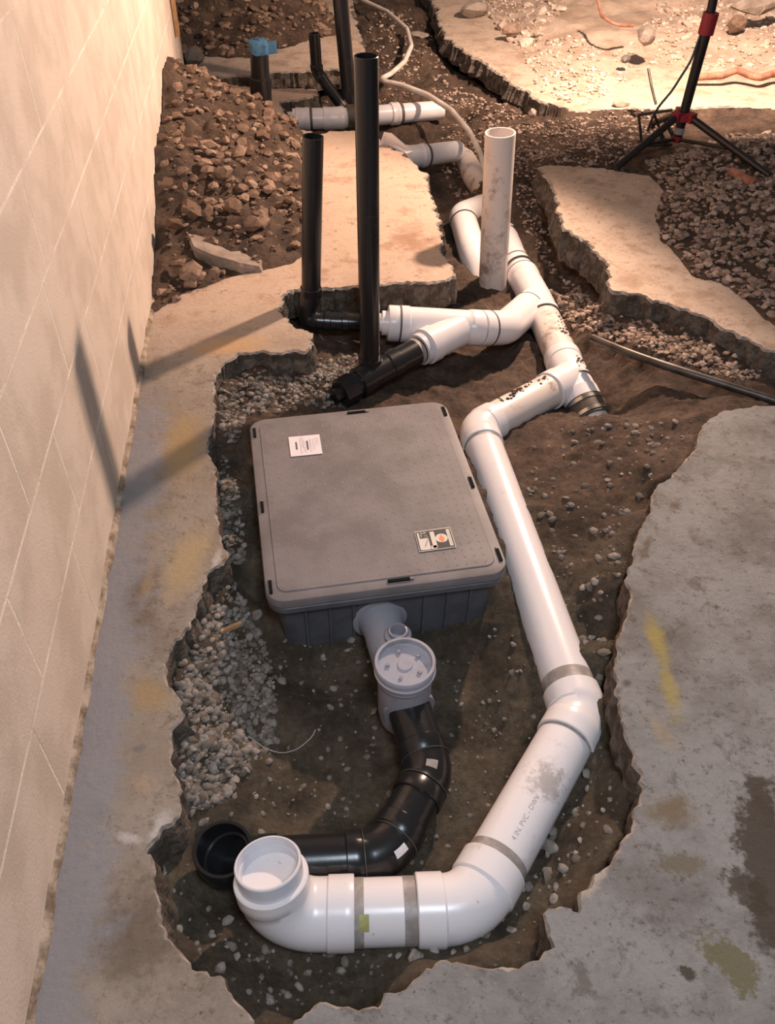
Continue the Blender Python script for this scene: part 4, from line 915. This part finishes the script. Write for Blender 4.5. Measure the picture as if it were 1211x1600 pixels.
sx = Run([at(594,214,-.02), at(640,238,-.06), at(662,243,-.10), at(715,232,-.15)], [0, .1, .1, 0]); 
sx2 = Run([at(632,246,-.10), at(662,243,-.10), at(715,236,-.14)], [0, .2, 0])
sx2.lathe([(.0, .03), (0, .046), (sx2.L, .046)], 30).done('pipe', M_PVC, stub)
sx2.lathe(hubs(.0, .10, .046, 1.12, .02), 30).done('coupling', M_PVC, stub); sx2.lathe(ring(.0525, .10, .108), 30).done('seam', M_SEAM, stub)
flapm = MB(); A_ = [at(594,224,.012), at(600,206,.06), at(612,208,.06), at(645,236,-.0), at(636,240,-.01), at(604,222,.012)]
flapm.add(A_+[p-uz*.01 for p in A_], [tuple(range(6)), tuple(range(11, 5, -1))]+[(i, (i+1) % 6, 6+(i+1) % 6, 6+i) for i in range(6)])
tag(flapm.done('plastic_scrap', M_PVC, smooth=False), 'crumpled white plastic scrap on the slab edge left of the pipe stub', 'scrap')
# hose
hp = [(540,-60),(566,0),(605,18),(636,45),(643,72),(632,97),(610,116),(591,125),(628,133),(668,148),(705,172),(733,205),(750,238),(757,262),(766,300)]
hz_ = [.03]*9+[.02, 0, -.04, -.08, -.12, -.2]; pts = [at(a, b, z) for (a, b), z in zip(hp, hz_)]
hs = Run(pts, [.12]*len(pts)); tag(hs.lathe([(0, .0125), (hs.L, .0125)], 14).done('hose', M_HOSE), 'thin white flexible hose looping back through the far trench', 'hose')

# ---------------------------------------------------------------- tripod work light
hub = aty(1057, 220, 3.55); tp = empty('tripod_light', (hub[0], hub[1], .05), 'black tripod stand with red collars on the gravel at upper right', 'tripod')
T0 = hub.copy(); hz0 = aty(1068, 180, hub[1])[2]; T1 = aty(1106, 40, hub[1]); T2 = np.array([hub[0]+.02, hub[1]+.02, 1.46])
RP = .021
lowp = seg_run(T0, T1); lowp.lathe([(0, .019), (lowp.L, .021)], 22).done('pole', M_POLE, tp)
seg_run(T1, T2).lathe([(0, .017), (1.0, .017)], 20).done('upper_pole', M_POLE, tp) if False else seg_run(T1, T2).lathe([(0, .017), (np.linalg.norm(T2-T1), .017)], 20).done('upper_pole', M_POLE, tp)
seg_run(T0-uz*.004, T0+uz*.02).lathe([(0, .018), (.02, .0215), (.024, .0215)], 20).done('foot_cap', M_RED, tp)
lowp.lathe(ring(.0205, .03, .055), 20).done('grey_sleeve', M_SMEAR, tp)
ch = lowp.frame(np.linalg.norm(T0-np.array([hub[0], hub[1], hz0])))[0]
seg_run(ch-uz*.02, ch+uz*.02).lathe([(0, .026), (.004, .04), (.03, .04), (.034, .026)], 20).done('collar', M_RED, tp)
lowp.lathe([(lowp.L-.03, .021), (lowp.L-.03, .030), (lowp.L+.045, .030), (lowp.L+.045, .018)], 20).done('upper_collar', M_RED, tp)
feet = [at(961, 263, 0.02), at(1203, 275, 0.05), np.array([hub[0]+.02, hub[1]+.36, .0])]
for fpt in feet:
    d = fpt-ch; d2 = d.copy(); d2[2] = 0; d2 /= np.linalg.norm(d2); a = ch+d2*.04
    lg = seg_run(a, fpt); lg.lathe([(0, .0145), (lg.L, .0135)], 14).done('leg', M_POLE, tp)
    mid = lg.frame(lg.L*.55)[0]; bs = seg_run(T0+uz*.008+d2*.012, mid); bs.lathe([(0, .007), (bs.L, .007)], 10).done('brace', M_POLE, tp)
    MB().box(a, d2, np.cross(uz, d2), uz, .03, .035, .035).done('leg_bracket', M_RED, tp, smooth=False)
# lamp heads on top (above the frame)
lc = np.array([T2[0], T2[1], 1.46]); MB().box(lc+uz*.01, (1, 0, 0), (0, 1, 0), (0, 0, 1), .40, .02, .02).done('crossbar', M_POLE, tp, smooth=False)
for dx, aim in ((-.17, (0, 2.6, .55)), (.17, (3.0, 5.9, 0))):
    p = lc+np.array([dx, 0.0, .12]); d = np.array(aim)-p; d[2] *= .3; d /= np.linalg.norm(d); sdx = np.cross(d, uz); sdx /= np.linalg.norm(sdx); u2 = np.cross(sdx, d)
    MB().box(p-d*.11, d, sdx, u2, .06, .16, .13).done('lamp_head', M_POLE, tp, smooth=False)
tag(tube([T1-uz*.02+np.array([-.02, 0, 0]), aty(1080, 95, hub[1]-.02), aty(1050, 142, hub[1]-.03), aty(1022, 175, hub[1]-.03), aty(1012, 205, hub[1]-.03)], .005, 8, .2).done('lamp_cord', M_POLE), 'thin black cord hanging from the tripod pole', 'cord')
# wire frame stand leaning beside the tripod
cr = empty('metal_frame', at(1010, 225), 'small dark metal frame leaning on the gravel left of the tripod', 'frame')
yb = hub[1]+.05
for a, b in (((996,180),(1050,172)), ((998,180),(1003,226)), ((1003,228),(1050,226)), ((1022,178),(1040,225)), ((1038,186),(1055,222))):
    tube([aty(*a, yb), aty(*b, yb)], .006, 8).done('rail', M_IRON, cr)
rebar = tube([aty(1013, 107, hub[1]+.5), aty(1018, 135, hub[1]+.45), aty(1025, 163, hub[1]+.4)], .006, 8, .1).done('rebar', M_IRON)
tag(rebar, 'thin bent rebar sticking up behind the metal frame', 'rebar')

# ---------------------------------------------------------------- loose things
rd = tube([at(925,528,-.06), at(985,553,-.045), at(1060,578,-.045), at(1230,632,-.07)], .0125, 14, .5).done('iron_rod', M_IRON)
tag(rd, 'dark iron rod half buried in the soil above the right slab', 'rod')
sw = [drop(308, 1002, dz=.022), drop(376, 974, dz=.034)]; d = sw[1]-sw[0]; L_ = np.linalg.norm(d); d /= L_; sd = np.cross(d, uz); sd /= np.linalg.norm(sd); n_ = np.cross(sd, d)
vs = []
for i in range(9):
    t = i/8; w = .0062*(1-.25*t)+.0008*math.sin(i*2.1)
    for j, (a, b) in enumerate(((-1, -.4), (1, -.5), (.9, .5), (-.8, .45))): vs.append(sw[0]+d*L_*(t+(.02 if j > 1 else 0))+sd*a*w+n_*b*.009)
fs = [(4*i+j, 4*i+(j+1) % 4, 4*i+4+(j+1) % 4, 4*i+4+j) for i in range(8) for j in range(4)]+[(3, 2, 1, 0), (32, 33, 34, 35)]
tag(MB().add(vs, fs).done('wood_splinter', M_WOOD, smooth=False), 'orange brown wooden splinter on gravel left of the grey box', 'stick')
wp = [drop(388,1150, dz=.004), drop(415,1170, dz=.004), drop(440,1178, dz=.006), drop(465,1171, dz=.008), drop(490,1150, dz=.006), drop(493,1140, dz=.01)]
tag(tube(wp, .0011, 6, .05).done('wire', M_WIRE), 'thin curved wire lying on the soil below the grey box', 'wire')
def rock(name, px, py, z, sx, sy, szv, rot, m, label, cat, seed, n=34, tilt=0.0):
    v, f = hull(seed, n, 1.0); v = v*np.array([sx, sy, szv]); v += rng.normal(0, .025, v.shape)*np.array([sx, sy, szv])
    a = np.array([[1, 0, 0], [0, math.cos(tilt), -math.sin(tilt)], [0, math.sin(tilt), math.cos(tilt)]]); v = v@a.T
    c, s_ = math.cos(rot), math.sin(rot); v = np.stack([v[:, 0]*c-v[:, 1]*s_, v[:, 0]*s_+v[:, 1]*c, v[:, 2]], 1)+at(px, py, z)
    return tag(link(name, v, f, m, None, ang=20), label, cat)
def slab_chunk(name, pxs, z0, th, m, label, cat, dz=None, seed=1):
    P = []
    for i in range(len(pxs)):
        a = np.array(pxs[i]); b = np.array(pxs[(i+1) % len(pxs)])
        for k in range(4): P.append(a+(b-a)*k/4+np.array([rnd.uniform(-1.5, 1.5), rnd.uniform(-1.2, 1.2)])*(k > 0))
    top = [at(p[0], p[1], z0+(dz(p[0], p[1]) if dz else 0)) for p in P]; n = len(P); c = sum(top)/n
    r0 = [c+(p-c)*.94+uz*.0 for p in top]; r1 = [p-uz*th*.25 for p in top]; r2 = [c+(p-c)*rnd.uniform(.9, 1.04)-uz*th for p in top]
    fs = [tuple(range(n))]+[tuple(range(3*n-1, 2*n-1, -1))]
    for a in (0, n): fs += [(a+i, a+(i+1) % n, a+n+(i+1) % n, a+n+i) for i in range(n)]
    return tag(MB().add(r0+r1+r2, fs).done(name, m, None, ang=20), label, cat)
slab_chunk('concrete_chunk', [(287,360),(320,362),(360,382),(395,392),(412,408),(408,418),(375,412),(330,398),(300,385)], .09, .05, M_CHUNK, 'long flat broken concrete chunk leaning on the front of the dirt heap', 'chunk', dz=lambda x, y: -.0006*(x-287))
rock('concrete_chunk', 742, 14, .05, .10, .06, .05, .3, M_CHUNK, 'pale concrete chunk on the far rubble beside the dark trench', 'chunk', 201)
rock('concrete_chunk', 655, 55, .0, .07, .035, .02, -.6, M_CHUNK, 'flat pale concrete chunk on soil inside the hose loop', 'chunk', 202)
rock('brick_piece', 800, 47, .06, .07, .03, .03, .2, M_STONE_R, 'dark brown brick piece on the far bright rubble', 'brick', 203)
rock('stone', 832, 176, .0, .022, .022, .022, .2, M_STONE_B, 'pale round stone at the end of the dark trench', 'stone', 204)
rock('stone', 978, 92, .07, .03, .022, .022, .4, M_SEAM, 'dark stone on the bright gravel left of the tripod', 'stone', 205)
rock('stone', 1152, 38, .12, .06, .05, .05, .4, M_STONE_R, 'tan round stone on rubble right of the tripod pole', 'stone', 206)
rock('stone', 970, 162, .01, .05, .03, .02, .1, M_STONE_B, 'flat pale stone on bare ground left of the tripod', 'stone', 207)
rock('concrete_chunk', 1010, 55, .15, .08, .06, .05, 1.0, M_CHUNK, 'grey concrete chunk in the bright rubble left of the tripod pole', 'chunk', 208)
rock('concrete_chunk', 1185, 6, .2, .16, .09, .06, .2, M_CHUNK, 'large grey concrete chunk in the far upper right corner', 'chunk', 209)
rock('concrete_chunk', 305, 88, .1, .06, .05, .05, .9, M_CHUNK, 'pale concrete lump against the end of the block wall', 'chunk', 210)
slab_chunk('concrete_chunk', [(858,1430),(880,1418),(908,1420),(912,1440),(890,1465),(866,1472)], -.045, .07, M_CHUNK, 'brown broken concrete chunk in the pit corner beside the right slab', 'chunk')
slab_chunk('plaster_flake', [(866,1300),(871,1312),(868,1330),(856,1345),(852,1332),(858,1312)], -.155, .012, M_CHUNK, 'pale pointed plaster flake on soil right of the white pipe', 'flake')
cl = tube([at(1085,121,.04), at(1130,118,.05), at(1152,109,.07), at(1172,118,.05), at(1188,122,.05), at(1205,116,.05), at(1240,112,.05)], .017, 10, .03).done('clay_pipe', M_CLAY)
tag(cl, 'orange clay pipe pieces across the bright rubble at right', 'pipe')
c2_ = tube([at(1142,268,.05), at(1180,288,.05)], .019, 12).done('clay_pipe', M_CLAY)
tag(c2_, 'short dull red clay pipe on gravel beneath the tripod leg', 'pipe')
cb = tube([at(934,0,.25), at(940,25,.2), at(962,40,.18), at(990,40,.16)], .008, 8, .06).done('cable', M_CLAY)
tag(cb, 'thin red cable curling on the far bright rubble', 'cable')
